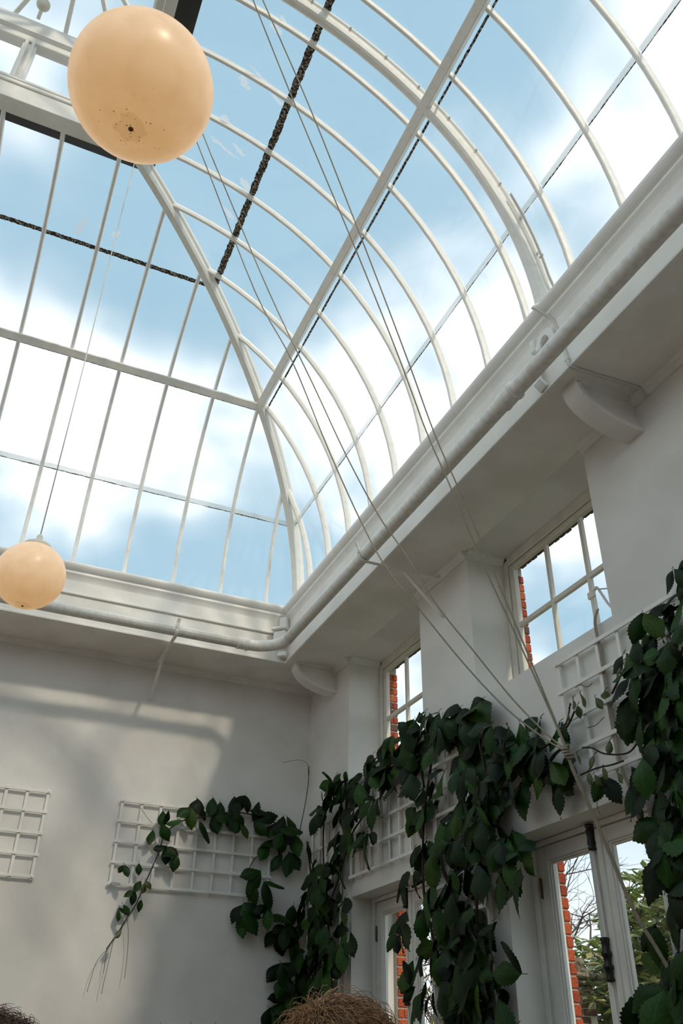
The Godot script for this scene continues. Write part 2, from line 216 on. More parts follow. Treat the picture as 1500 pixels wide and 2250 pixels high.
func quad(st: SurfaceTool, a: Vector3, b: Vector3, c: Vector3, d: Vector3, out: Vector3) -> void:
	tri(st, a, b, c, out)
	tri(st, a, c, d, out)

func commit(st: SurfaceTool) -> ArrayMesh:
	st.generate_normals()
	return st.commit()

# a box with chamfered edges, centred, turned by a basis
func box(st: SurfaceTool, at: Vector3, size: Vector3, ch := 0.004, b := Basis()) -> void:
	var h := size * 0.5
	ch = minf(ch, minf(h.x, minf(h.y, h.z)) * 0.6)
	var f := [Vector3.RIGHT, Vector3.LEFT, Vector3.UP, Vector3.DOWN, Vector3.BACK, Vector3.FORWARD]
	for n: Vector3 in f:
		var u := Vector3(n.y, n.z, n.x).abs()
		var v := n.abs().cross(u).abs()
		var hn := absf(n.dot(h))
		var hu := u.dot(h) - ch
		var hv := v.dot(h) - ch
		quad(st, at + b * (n * hn - u * hu - v * hv), at + b * (n * hn + u * hu - v * hv), at + b * (n * hn + u * hu + v * hv), at + b * (n * hn - u * hu + v * hv), b * n)
	if ch <= 0.0:
		return
	for i in 6:
		for j in range(i + 1, 6):
			var n: Vector3 = f[i]
			var m: Vector3 = f[j]
			if absf(n.dot(m)) > 0.5:
				continue
			var w := n.cross(m).abs()
			var hw := w.dot(h) - ch
			var a := n * absf(n.dot(h)) + m * (absf(m.dot(h)) - ch)
			var c := n * (absf(n.dot(h)) - ch) + m * absf(m.dot(h))
			quad(st, at + b * (a - w * hw), at + b * (a + w * hw), at + b * (c + w * hw), at + b * (c - w * hw), b * (n + m))
	for sx: float in [-1.0, 1.0]:
		for sy: float in [-1.0, 1.0]:
			for sz: float in [-1.0, 1.0]:
				var s := Vector3(sx, sy, sz)
				var g := h - Vector3.ONE * ch
				tri(st, at + b * (s * Vector3(h.x, g.y, g.z)), at + b * (s * Vector3(g.x, h.y, g.z)), at + b * (s * Vector3(g.x, g.y, h.z)), b * s)

# sweep a closed 2D section (x across, y along up) down a path
func sweep(st: SurfaceTool, section: PackedVector2Array, path: Array, ups: Array, caps := true) -> void:
	var rings := []
	for i in path.size():
		var a: Vector3 = path[maxi(i - 1, 0)]
		var c: Vector3 = path[mini(i + 1, path.size() - 1)]
		var tg := (c - a).normalized()
		var up: Vector3 = ups[mini(i, ups.size() - 1)]
		var side := tg.cross(up).normalized()
		up = side.cross(tg).normalized()
		var ring := PackedVector3Array()
		for q in section:
			ring.append(path[i] + side * q.x + up * q.y)
		rings.append(ring)
	var n := section.size()
	for i in path.size() - 1:
		for k in n:
			var l := (k + 1) % n
			var e := section[l] - section[k]
			var o2 := Vector2(e.y, -e.x)
			# outward side of the edge in the section plane
			var tg: Vector3 = (path[i + 1] - path[i]).normalized()
			var up: Vector3 = ups[mini(i, ups.size() - 1)]
			var side := tg.cross(up).normalized()
			up = side.cross(tg).normalized()
			var od := side * o2.x + up * o2.y
			if area(section) < 0.0:
				od = -od
			quad(st, rings[i][k], rings[i][l], rings[i + 1][l], rings[i + 1][k], od)
	if caps:
		var idx := Geometry2D.triangulate_polygon(section)
		for e in 2:
			var ring: PackedVector3Array = rings[0] if e == 0 else rings[-1]
			var out: Vector3 = (path[0] - path[1]) if e == 0 else (path[-1] - path[-2])
			for k in range(0, idx.size(), 3):
				tri(st, ring[idx[k]], ring[idx[k + 1]], ring[idx[k + 2]], out)

func area(p: PackedVector2Array) -> float:
	var s := 0.0
	for i in p.size():
		var a := p[i]
		var b := p[(i + 1) % p.size()]
		s += a.x * b.y - b.x * a.y
	return s

func rect(w: float, lo: float, hi: float, ch := 0.004) -> PackedVector2Array:
	var h := w * 0.5
	return PackedVector2Array([Vector2(-h + ch, lo), Vector2(h - ch, lo), Vector2(h, lo + ch), Vector2(h, hi - ch), Vector2(h - ch, hi), Vector2(-h + ch, hi), Vector2(-h, hi - ch), Vector2(-h, lo + ch)])

func ngon(n: int, r: float) -> PackedVector2Array:
	var p := PackedVector2Array()
	for i in n:
		p.append(Vector2(cos(TAU * i / n), sin(TAU * i / n)) * r)
	return p

func tube(st: SurfaceTool, path: Array, r: float, sides := 8) -> void:
	# keep one up direction so that rings do not twist
	var total := ((path[-1] as Vector3) - (path[0] as Vector3)).normalized()
	var keep := Vector3.UP if absf(total.y) < 0.8 else (Vector3.BACK if absf(total.z) < 0.6 else Vector3.RIGHT)
	sweep(st, ngon(sides, r), path, [keep])

func smooth_path(pts: Array, per := 5) -> Array:
	var out := []
	for i in pts.size() - 1:
		var p0: Vector3 = pts[maxi(i - 1, 0)]
		var p1: Vector3 = pts[i]
		var p2: Vector3 = pts[i + 1]
		var p3: Vector3 = pts[mini(i + 2, pts.size() - 1)]
		for k in per:
			out.append(p1.cubic_interpolate(p2, p0, p3, float(k) / per))
	out.append(pts[-1])
	return out

# lathe about the y axis; rows are (radius, y) from bottom to top
func lathe(st: SurfaceTool, at: Vector3, rows: Array, sides := 24) -> void:
	for i in rows.size() - 1:
		var a: Vector2 = rows[i]
		var b: Vector2 = rows[i + 1]
		for k in sides:
			var t0 := TAU * k / sides
			var t1 := TAU * (k + 1) / sides
			var d0 := Vector3(cos(t0), 0, sin(t0))
			var d1 := Vector3(cos(t1), 0, sin(t1))
			var e := b - a
			var od := (d0 + d1) * e.y + Vector3.UP * (-e.x) * 2.0
			var p := at + d0 * a.x + Vector3.UP * a.y
			var q := at + d1 * a.x + Vector3.UP * a.y
			var r := at + d1 * b.x + Vector3.UP * b.y
			var s := at + d0 * b.x + Vector3.UP * b.y
			if a.x > 0.0001:
				tri(st, p, q, r, od)
			if b.x > 0.0001:
				tri(st, p, r, s, od)

func unique(called: String) -> String:
	if not taken.has(called):
		taken[called] = 0
		return called
	taken[called] += 1
	return "%s_%03d" % [called, taken[called]]

func part(called: String, mesh: Mesh, mat: Material, parent: Node, at := Vector3.ZERO) -> MeshInstance3D:
	var o := MeshInstance3D.new()
	o.name = called
	o.mesh = mesh
	o.material_override = mat
	o.position = at
	parent.add_child(o, true)
	return o

func add(called: String, st: SurfaceTool, mat: Material, parent: Node) -> MeshInstance3D:
	return part(called, commit(st), mat, parent)

func thing(called: String, label: String, category: String, at := Vector3.ZERO, group := "") -> Node3D:
	var o := Node3D.new()
	o.name = unique(called)
	o.position = at
	add_child(o, true)
	o.set_meta("label", label)
	o.set_meta("category", category)
	if group != "":
		o.set_meta("group", group)
	return o

func structure(called: String, label: String, category: String, at := Vector3.ZERO) -> Node3D:
	var o := thing(called, label, category, at)
	o.set_meta("kind", "structure")
	return o

# ---------------------------------------------------------------- materials
func noise_tex(freq: float, ramp: Gradient, normal := false, strength := 4.0, size := 512, sd := 1, octaves := 4, kind := FastNoiseLite.TYPE_SIMPLEX_SMOOTH) -> NoiseTexture2D:
	var n := FastNoiseLite.new()
	n.seed = sd
	n.noise_type = kind
	n.frequency = freq
	n.fractal_octaves = octaves
	var t := NoiseTexture2D.new()
	t.width = size
	t.height = size
	t.seamless = true
	t.noise = n
	if normal:
		t.as_normal_map = true
		t.bump_strength = strength
	elif ramp:
		t.color_ramp = ramp
	return t

func ramp2(a: Color, b: Color, lo := 0.3, hi := 0.7) -> Gradient:
	var g := Gradient.new()
	g.set_color(0, a)
	g.set_offset(0, lo)
	g.set_color(1, b)
	g.set_offset(1, hi)
	return g

func mat(c: Color, rough := 0.6, tex: Texture2D = null, scale := 1.0, bump: Texture2D = null, bumps := 0.3, metal := 0.0) -> StandardMaterial3D:
	var m := StandardMaterial3D.new()
	m.albedo_color = c
	m.roughness = rough
	m.metallic = metal
	m.uv1_triplanar = true
	m.uv1_world_triplanar = true
	m.uv1_scale = Vector3.ONE * scale
	if tex:
		m.albedo_texture = tex
	if bump:
		m.normal_enabled = true
		m.normal_texture = bump
		m.normal_scale = bumps
	return m

func build_materials() -> void:
	var fine := noise_tex(0.03, null, true, 3.0, 512, 3)
	var lumps := noise_tex(0.02, null, true, 6.0, 512, 4, 3)
	var paint := noise_tex(0.006, ramp2(Color(0.955, 0.95, 0.945), Color(1, 1, 1), 0.25, 0.75), false, 0, 512, 5)
	M.plaster = mat(Color(0.915, 0.903, 0.88), 0.8, paint, 0.35, fine, 0.12)
	M.soffit = mat(Color(0.955, 0.94, 0.91), 0.75, paint, 0.5, fine, 0.1)
	M.wood = mat(Color(0.945, 0.935, 0.91), 0.42, paint, 0.8, fine, 0.08)
	M.iron = mat(Color(0.935, 0.925, 0.9), 0.4, noise_tex(0.02, ramp2(Color(0.965, 0.96, 0.945), Color(1, 1, 1), 0.2, 0.5), false, 0, 512, 8), 0.8, lumps, 0.12)
	M.pipe = mat(Color(0.92, 0.91, 0.885), 0.38, noise_tex(0.03, ramp2(Color(0.93, 0.92, 0.89), Color(1, 1, 1), 0.2, 0.6), false, 0, 512, 9), 1.0, lumps, 0.22)
	M.cream = mat(Color(0.9, 0.88, 0.83), 0.5, paint, 1.5, fine, 0.1)
	M.lead = mat(Color(0.045, 0.045, 0.05), 0.8, null, 1.0, lumps, 0.3)
	M.black = mat(Color(0.05, 0.05, 0.055), 0.35)
	M.brass = mat(Color(0.42, 0.33, 0.18), 0.4, null, 1.0, null, 0.3, 0.8)
	M.rope = mat(Color(0.72, 0.69, 0.62), 0.9, noise_tex(0.08, ramp2(Color(0.75, 0.72, 0.66), Color(1, 1, 1)), false, 0, 256, 12), 12.0)
	M.cable = mat(Color(0.86, 0.85, 0.82), 0.5)
	M.moss = mat(Color(1, 1, 1), 0.95, noise_tex(0.05, moss_ramp(), false, 0, 256, 13), 2.6, lumps, 0.8)
	var lapm := StandardMaterial3D.new()
	lapm.transparency = BaseMaterial3D.TRANSPARENCY_ALPHA
	lapm.albedo_color = Color(0.9, 0.92, 0.9, 0.3)
	lapm.roughness = 0.22
	M.lap = lapm
	M.smear = mat(Color(1, 1, 1, 0.6), 0.7)
	(M.smear as StandardMaterial3D).backlight_enabled = true
	(M.smear as StandardMaterial3D).backlight = Color(1, 1, 1)
	(M.smear as StandardMaterial3D).transparency = BaseMaterial3D.TRANSPARENCY_ALPHA
	M.putty = mat(Color(0.75, 0.74, 0.7), 0.8, noise_tex(0.05, ramp2(Color(0.35, 0.33, 0.3), Color(1, 1, 1), 0.3, 0.45), false, 0, 256, 15), 5.0)
	var glass := StandardMaterial3D.new()
	glass.transparency = BaseMaterial3D.TRANSPARENCY_ALPHA
	glass.albedo_color = Color(0.93, 0.96, 0.97, 0.05)
	glass.roughness = 0.02
	glass.metallic_specular = 0.38
	M.glass = glass
	var wglass: StandardMaterial3D = glass.duplicate()
	wglass.albedo_color = Color(0.93, 0.96, 0.97, 0.02)
	wglass.metallic_specular = 0.24
	M.wglass = wglass
	var bm := [Color(0.74, 0.33, 0.19), Color(0.78, 0.37, 0.2), Color(0.67, 0.29, 0.18), Color(0.8, 0.4, 0.22)]
	var grit := noise_tex(0.04, ramp2(Color(0.78, 0.76, 0.74), Color(1, 1, 1), 0.25, 0.6), false, 0, 512, 17)
	var rough := noise_tex(0.06, null, true, 6.0, 512, 18)
	M.bricks = []
	for c: Color in bm:
		M.bricks.append(mat(c, 0.9, grit, 3.0, rough, 0.6))
	M.darkbricks = [mat(Color(0.43, 0.31, 0.29), 0.9, grit, 3.0, rough, 0.6), mat(Color(0.36, 0.27, 0.26), 0.9, grit, 3.0, rough, 0.6)]
	M.oldbricks = [mat(Color(0.46, 0.34, 0.26), 0.9, grit, 3.0, rough, 0.6), mat(Color(0.4, 0.3, 0.24), 0.9, grit, 3.0, rough, 0.6), mat(Color(0.5, 0.4, 0.31), 0.9, grit, 3.0, rough, 0.6)]
	M.mortar = mat(Color(0.8, 0.77, 0.71), 0.95, grit, 4.0)
	M.stone = mat(Color(0.62, 0.58, 0.5), 0.9, noise_tex(0.02, ramp2(Color(0.6, 0.58, 0.54), Color(1, 1, 1), 0.3, 0.65), false, 0, 512, 19), 1.2, rough, 0.5)
	M.floor = mat(Color(0.5, 0.4, 0.31), 0.55, noise_tex(0.01, ramp2(Color(0.75, 0.7, 0.65), Color(1, 1, 1)), false, 0, 512, 20), 0.6)
	M.grass = mat(Color(0.27, 0.34, 0.16), 0.95, noise_tex(0.05, ramp2(Color(0.6, 0.65, 0.5), Color(1, 1, 1)), false, 0, 512, 21), 0.8)
	# leaves; the darker greens paint in the deep shade of the vine mass
	M.leaf = []
	var lt := leaf_texture()
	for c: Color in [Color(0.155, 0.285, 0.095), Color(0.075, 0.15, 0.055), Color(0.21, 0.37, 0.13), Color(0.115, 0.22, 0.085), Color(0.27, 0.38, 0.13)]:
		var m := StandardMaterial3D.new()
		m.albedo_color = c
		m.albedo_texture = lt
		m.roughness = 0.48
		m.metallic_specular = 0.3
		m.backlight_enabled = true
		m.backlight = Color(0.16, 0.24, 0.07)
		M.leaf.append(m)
	var tip := StandardMaterial3D.new()
	tip.albedo_color = Color(0.36, 0.4, 0.17)
	tip.albedo_texture = lt
	tip.roughness = 0.45
	tip.backlight_enabled = true
	tip.backlight = Color(0.4, 0.45, 0.15)
	M.leaftip = tip
	M.stem = mat(Color(0.2, 0.15, 0.11), 0.8, null, 1.0, rough, 0.4)
	M.greenstem = mat(Color(0.33, 0.32, 0.17), 0.7)
	M.bark = mat(Color(0.36, 0.31, 0.26), 0.95, grit, 2.0, rough, 0.8)
	# opal glass, yellowed with age
	var opal := StandardMaterial3D.new()
	opal.albedo_color = Color(0.985, 0.955, 0.915)
	opal.albedo_texture = noise_tex(0.012, ramp2(Color(0.975, 0.965, 0.945), Color(1, 1, 1), 0.2, 0.6), false, 0, 512, 23)
	opal.uv1_triplanar = true
	opal.uv1_scale = Vector3.ONE * 2.0
	opal.roughness = 0.3
	opal.backlight_enabled = true
	opal.backlight = Color(0.98, 0.92, 0.82)
	M.opal = opal
	var bl := StandardMaterial3D.new()
	bl.albedo_color = Color(1, 0.9, 0.75)
	bl.emission_enabled = true
	bl.emission = Color(1.0, 0.8, 0.55)
	bl.emission_energy_multiplier = 2.0
	M.bulb = bl
	M.bloom = mat(Color(0.72, 0.42, 0.2, 0.12), 0.6)
	(M.bloom as StandardMaterial3D).transparency = BaseMaterial3D.TRANSPARENCY_ALPHA
	M.stain = mat(Color(0.55, 0.36, 0.2), 0.8)

func moss_ramp() -> Gradient:
	var g := Gradient.new()
	g.set_color(0, Color(0.07, 0.06, 0.05))
	g.set_color(1, Color(0.85, 0.84, 0.8))
	g.set_offset(0, 0.34)
	g.set_offset(1, 0.74)
	g.add_point(0.5, Color(0.3, 0.24, 0.17))
	return g

# pale midrib and side veins on a darker blade
func leaf_texture() -> ImageTexture:
	var im := Image.create(128, 256, false, Image.FORMAT_RGB8)
	var n := FastNoiseLite.new()
	n.seed = 5
	n.frequency = 0.05
	for y in 256:
		for x in 128:
			var u := x / 127.0
			var v := y / 255.0
			var d := absf(u - 0.5)
			var k := 0.78 + 0.14 * n.get_noise_2d(x, y)
			if d < 0.018:
				k = 1.0
			else:
				var s := fposmod((v + d * 0.55) * 7.0, 1.0)
				var e := minf(s, 1.0 - s)
				k += 0.2 * clampf(1.0 - e / 0.07, 0.0, 1.0)
			im.set_pixel(x, y, Color(k * 0.97, k, k * 0.9))
	return ImageTexture.create_from_image(im)

func sky_image() -> ImageTexture:
	var w := 2048
	var h := 1024
	var im := Image.create(w, h, false, Image.FORMAT_RGBF)
	var n := FastNoiseLite.new()
	n.seed = 11
	n.noise_type = FastNoiseLite.TYPE_SIMPLEX_SMOOTH
	n.frequency = 1.0
	n.fractal_octaves = 5
	n.fractal_gain = 0.55
	var wisp := FastNoiseLite.new()
	wisp.seed = 31
	wisp.noise_type = FastNoiseLite.TYPE_SIMPLEX_SMOOTH
	wisp.frequency = 3.0
	wisp.fractal_octaves = 4
	im.fill(Color(0.42, 0.42, 0.38))
	for y in h / 2 + 8:
		var el := PI * 0.5 - PI * (y + 0.5) / h
		var ce := cos(el)
		var se := sin(el)
		for x in w:
			var az := TAU * (x + 0.5) / w - PI
			var d := Vector3(sin(az) * ce, se, -cos(az) * ce)
			var q := d / (absf(d.y) + 0.35)
			var c := n.get_noise_3d(q.x * 1.3, q.y * 1.3, q.z * 1.3) * 0.95 + 0.12
			for b: Array in CLOUD_MASSES:
				var dd: float = 1.0 - d.dot(b[0])
				var r: float = b[1]
				var e := dd / (r * r * 0.5)
				if e < 3.0:
					c += b[2] * 0.75 * exp(-e * 1.3)
			var wsp := wisp.get_noise_3d(q.x, q.y, q.z) * 0.08
			var k := pow(smoothstep(-0.15, 0.55, c + wsp), 1.7)
			k = maxf(k, 0.6 * smoothstep(0.36, 0.08, se))
			var up := clampf(se, 0.0, 1.0)
			var blue := Color(0.37, 0.555, 0.68).lerp(Color(0.345, 0.545, 0.685), pow(up, 0.7))
			var white := Color(1.0, 1.0, 1.0) * (1.25 + 0.95 * clampf(c, 0.0, 1.0))
			im.set_pixel(x, y, blue.lerp(white, k))
	return ImageTexture.create_from_image(im)

# ---------------------------------------------------------------- the build
func _ready() -> void:
	rng.seed = 20240
	var cam := Camera3D.new()
	cam.name = "camera"
	cam.position = Vector3(-3.222, 1.2, 8.3)
	cam.rotation_order = EULER_ORDER_YXZ
	cam.rotation_degrees = Vector3(33.686, -23.121, 1.085)
	cam.fov = 62.636
	cam.near = 0.05
	cam.far = 400.0
	add_child(cam)
	cam.current = true
	var env := Environment.new()
	env.background_mode = Environment.BG_SKY
	var sky := Sky.new()
	var pano := PanoramaSkyMaterial.new()
	pano.panorama = sky_image()
	sky.sky_material = pano
	env.sky = sky
	env.ambient_light_source = Environment.AMBIENT_SOURCE_SKY
	env.tonemap_mode = Environment.TONE_MAPPER_LINEAR
	env.tonemap_exposure = 1.17
	env.sdfgi_enabled = true
	env.ssao_enabled = true
	env.ssil_enabled = true
	var we := WorldEnvironment.new()
	we.name = "environment"
	we.environment = env
	add_child(we)
	# sun behind the camera and to the right, thinned by cloud
	var sun := DirectionalLight3D.new()
	sun.name = "sun"
	sun.light_color = Color(1.0, 0.95, 0.86)
	sun.light_energy = 0.44
	sun.light_angular_distance = 3.5
	sun.shadow_enabled = true
	add_child(sun)
	sun.look_at_from_position(Vector3(0.19, 0.77, 1.0) * 20.0, Vector3.ZERO)
	build_materials()
	build_shell()
	build_roof()
	build_lantern()
	build_openings()
	build_fittings()
	build_trellises()
	build_lamps()
	build_ropes()
	build_outside()
	build_vines()
	build_people()

# ---------------------------------------------------------------- room shell
func csg_box(parent: Node, lo: Vector3, hi: Vector3, cut := false) -> CSGBox3D:
	var b := CSGBox3D.new()
	b.size = hi - lo
	b.position = (lo + hi) * 0.5
	if cut:
		b.operation = CSGShape3D.OPERATION_SUBTRACTION
	parent.add_child(b)
	return b

# side 0 right, 1 back, 2 left, 3 front; t inwards from the eaves, s along the wall
func sp(side: int, t: float, y: float, s: float) -> Vector3:
	match side:
		0: return Vector3(X0 - t, y, s)
		1: return Vector3(s, y, Z0 + t)
		2: return Vector3(2.0 * XC - X0 + t, y, s)
	return Vector3(s, y, 2.0 * ZC - Z0 - t)

# the two mitred ends of a line that runs along a side at inward offset t
func s_lo(side: int, t: float) -> float:
	return Z0 + t if side % 2 == 0 else 2.0 * XC - X0 + t

func s_hi(side: int, t: float) -> float:
	return 2.0 * ZC - Z0 - t if side % 2 == 0 else X0 - t

func inward(side: int) -> Vector3:
	return [Vector3.LEFT, Vector3.BACK, Vector3.RIGHT, Vector3.FORWARD][side]

func mitred(st: SurfaceTool, poly: PackedVector2Array, side: int) -> void:
	var n := poly.size()
	var sgn := 1.0 if area(poly) > 0.0 else -1.0
	for k in n:
		var a := poly[k]
		var b := poly[(k + 1) % n]
		var o := Vector2(b.y - a.y, a.x - b.x) * sgn
		var od := inward(side) * o.x + Vector3.UP * o.y
		quad(st, sp(side, a.x, a.y, s_lo(side, a.x)), sp(side, b.x, b.y, s_lo(side, b.x)), sp(side, b.x, b.y, s_hi(side, b.x)), sp(side, a.x, a.y, s_hi(side, a.x)), od)

func build_shell() -> void:
	var xl := 2.0 * XC
	var zf := 2.0 * ZC
	var fl := structure("floor", "warm brown tiled floor of the conservatory, below the picture", "floor")
	var st := surf()
	box(st, Vector3(XC, -0.1, ZC), Vector3(-xl + 1.0, 0.2, zf + 1.0), 0.0)
	add("floor_slab", st, M.floor, fl)
	var wb := structure("wall_back", "plain white end wall with two trellis panels and a soft sun patch", "wall")
	st = surf()
	box(st, Vector3(XC, 2.7, -0.2), Vector3(-xl + 0.9, 5.4, 0.4), 0.0)
	add("plaster", st, M.plaster, wb)
	for w: Array in [["wall_left", Vector3(xl - 0.2, 2.7, ZC), Vector3(0.4, 5.4, zf), "white side wall opposite the windows, out of the picture"], ["wall_front", Vector3(XC, 2.7, zf + 0.2), Vector3(-xl + 0.9, 5.4, 0.4), "white wall behind the viewer, out of the picture"]]:
		var o := structure(w[0], w[3], "wall")
		st = surf()
		box(st, w[1], w[2], 0.0)
		add("plaster", st, M.plaster, o)
	# right wall: recesses for two upper windows and two French doors
	var wr := structure("wall_right", "white side wall pierced by recessed windows above French doors", "wall")
	var pl := CSGCombiner3D.new()
	pl.name = "plaster"
	wr.add_child(pl)
	csg_box(pl, Vector3(0, 0, 0), Vector3(0.40, 5.4, zf)).material = M.plaster
	for z: Array in [[1.03, 2.52], [3.335, 4.84], [6.35, 7.85], [8.65, 10.15]]:
		csg_box(pl, Vector3(-0.1, 3.465, z[0]), Vector3(0.41, SOFFIT - 0.002, z[1]), true).material = M.plaster
	for z: Array in [[1.135, 2.5], [3.51, 4.84], [6.5, 7.83], [8.8, 10.13]]:
		csg_box(pl, Vector3(-0.1, -0.1, z[0]), Vector3(0.41, 2.457, z[1]), true).material = M.plaster
	var mo := CSGCombiner3D.new()
	mo.name = "mortar"
	wr.add_child(mo)
	csg_box(mo, Vector3(0.40, 0, -0.4), Vector3(0.50, 5.4, zf)).material = M.mortar
	# brick openings are a little smaller than the plaster ones
	var openings := [[1.10, 2.45, 3.40, 4.665], [3.372, 4.78, 3.40, 4.665], [1.195, 2.44, -0.1, 2.62], [3.445, 4.80, -0.1, 2.62], [6.40, 7.80, 3.40, 4.665], [8.70, 10.10, 3.40, 4.665], [6.45, 7.80, -0.1, 2.62], [8.75, 10.10, -0.1, 2.62]]
	for o: Array in openings:
		csg_box(mo, Vector3(0.3, o[2], o[0] - 0.012), Vector3(0.6, o[3] + 0.012, o[1] + 0.012), true).material = M.mortar
	bricks(wr, openings)
	# ceiling ring, fascia and mouldings
	var ce := structure("ceiling", "flat white soffit running round the room below the glass roof", "ceiling")
	for side in 4:
		st = surf()
		mitred(st, PackedVector2Array([Vector2(-0.9, SOFFIT), Vector2(0.0, SOFFIT), Vector2(0.012, SOFFIT + 0.008), Vector2(0.012, SOFFIT + 0.022), Vector2(0.003, SOFFIT + 0.026), Vector2(0.003, SOFFIT + 0.034), Vector2(0.0, SOFFIT + 0.04), Vector2(0.0, 5.24), Vector2(-0.19, 5.40), Vector2(-0.9, 5.40)]), side)
		add("soffit", st, M.soffit, ce)
	for side in 4:
		var tr := structure("trim_%d" % (side + 1), ["moulded white eaves trim along the window side", "moulded white eaves trim along the end wall", "moulded white eaves trim opposite the windows", "moulded white eaves trim behind the viewer"][side], "trim")
		st = surf()
		mitred(st, PackedVector2Array([Vector2(-0.02, 5.185), Vector2(0.0005, 5.185), Vector2(0.006, 5.20), Vector2(0.018, 5.222), Vector2(0.033, 5.242), Vector2(0.036, 5.245), Vector2(0.036, 5.268), Vector2(0.044, 5.274), Vector2(0.055, 5.282), Vector2(0.068, 5.296), Vector2(0.078, 5.312), Vector2(0.082, 5.328), Vector2(0.079, 5.342), Vector2(0.066, 5.352), Vector2(-0.185, 5.435), Vector2(-0.25, 5.435)]), side)
		add("moulding", st, M.wood, tr)
	# cornice where wall meets soffit, stepping into the window recesses
	var co := structure("trim_5", "slim rounded cornice where the walls meet the soffit", "trim")
	var sec := PackedVector2Array([Vector2(0, 0), Vector2(0, -0.058), Vector2(0.012, -0.056), Vector2(0.022, -0.046), Vector2(0.028, -0.034), Vector2(0.042, -0.024), Vector2(0.050, -0.012), Vector2(0.052, 0)])
	var runs := [[Vector3(-8.1, SOFFIT, 0), Vector3(0, SOFFIT, 0)], [Vector3(0, SOFFIT, 0), Vector3(0, SOFFIT, 1.03)], [Vector3(0, SOFFIT, 2.52), Vector3(0, SOFFIT, 3.335)], [Vector3(0, SOFFIT, 4.84), Vector3(0, SOFFIT, zf)],
		[Vector3(0, SOFFIT, 1.03), Vector3(0.33, SOFFIT, 1.03)], [Vector3(0, SOFFIT, 3.335), Vector3(0.33, SOFFIT, 3.335)], [Vector3(0.33, SOFFIT, 2.52), Vector3(0, SOFFIT, 2.52)], [Vector3(0.33, SOFFIT, 4.84), Vector3(0, SOFFIT, 4.84)]]
	for r: Array in runs:
		st = surf()
		var a: Vector3 = r[0]
		var b: Vector3 = r[1]
		var dir := (b - a).normalized()
		var nrm := Vector3.LEFT if absf(dir.z) > 0.5 else Vector3.BACK
		if absf(dir.x) > 0.5 and dir.x < 0.0:
			nrm = Vector3.FORWARD
		for k in sec.size():
			var p := sec[k]
			var q := sec[(k + 1) % sec.size()]
			var od := nrm * ((p.x + q.x) * 0.5 + 0.001) + Vector3.UP * ((p.y + q.y) * 0.5)
			quad(st, a + nrm * p.x + Vector3.UP * p.y, a + nrm * q.x + Vector3.UP * q.y, b + nrm * q.x + Vector3.UP * q.y, b + nrm * p.x + Vector3.UP * p.y, od)
		var idx := Geometry2D.triangulate_polygon(sec)
		for e in 2:
			var base := a if e == 0 else b
			for k in range(0, idx.size(), 3):
				tri(st, base + nrm * sec[idx[k]].x + Vector3.UP * sec[idx[k]].y, base + nrm * sec[idx[k + 1]].x + Vector3.UP * sec[idx[k + 1]].y, base + nrm * sec[idx[k + 2]].x + Vector3.UP * sec[idx[k + 2]].y, -dir if e == 0 else dir)
		add("cornice", st, M.wood, co)

# bricks round the outer openings: jambs course by course, a row on end over the windows
func bricks(wr: Node3D, openings: Array) -> void:
	var kinds := []
	for k in 4:
		var st := surf()
		box(st, Vector3.ZERO, Vector3(0.05, 0.064, 0.11), 0.005)
		kinds.append(commit(st))
	var st2 := surf()
	box(st2, Vector3.ZERO, Vector3(0.104, 0.064, 0.11), 0.005)
	var stretcher := commit(st2)
	for i in 4:
		var o: Array = openings[i]
		var y0: float = maxf(o[2], 0.0)
		var rows := int((o[3] - y0) / 0.075)
		for k in rows:
			var y: float = y0 + 0.0375 + k * 0.075
			var z: float = o[0] - 0.055
			var pick: Array = M.bricks
			if i < 2 and rng.randf() < 0.7:
				pick = [M.darkbricks[0], M.bricks[2], M.bricks[0]]
			if i >= 2 and y < 1.1:
				continue
			if k % 2 == 0:
				part("brick", stretcher, pick[rng.randi() % pick.size()], wr, Vector3(0.454 + rng.randf_range(-0.002, 0.002), y, z + rng.randf_range(-0.002, 0.002)))
			else:
				for j in 2:
					part("brick", kinds[k % 4], pick[rng.randi() % pick.size()], wr, Vector3(0.427 + j * 0.054, y, z + rng.randf_range(-0.002, 0.002)))
		if i < 2:
			var st := surf()
			box(st, Vector3.ZERO, Vector3(0.104, 0.11, 0.064), 0.005)
			var soldier := commit(st)
			var z: float = o[0] + 0.0375
			while z < o[1]:
				part("brick", soldier, M.darkbricks[rng.randi() % 2], wr, Vector3(0.454, o[3] + 0.055 + rng.randf_range(-0.006, 0.004), z))
				z += 0.075

# ---------------------------------------------------------------- curved glass roof
func ang_of_t(t: float) -> float:
	return acos(clampf((TC - t) / RR, -1.0, 1.0))

func rp(side: int, a: float, r: float, s: float) -> Vector3:
	return sp(side, TC - r * cos(a), YC + r * sin(a), s)

func rn(side: int, a: float) -> Vector3:
	return (inward(side) * -cos(a) + Vector3.UP * sin(a)).normalized()

func row_angles() -> Array:
	var out := [0.0]
	for y: float in [6.445, 7.458, 8.068]:
		out.append(asin((y - YC) / RR))
	out.append(ang_of_t(T_RING))
	return out

func bar_stations(side: int) -> Array:
	var out := []
	var s := s_lo(side, 0.0) + 0.21
	while s < s_hi(side, 0.0) - 0.1:
		out.append(s)
		s += 0.518
	if side % 2 == 1:
		# bays of the end wall are counted from the window corner
		out = []
		s = s_hi(side, 0.0) - 0.21
		while s > s_lo(side, 0.0) + 0.1:
			out.append(s)
			s -= 0.518
		out.reverse()
	return out

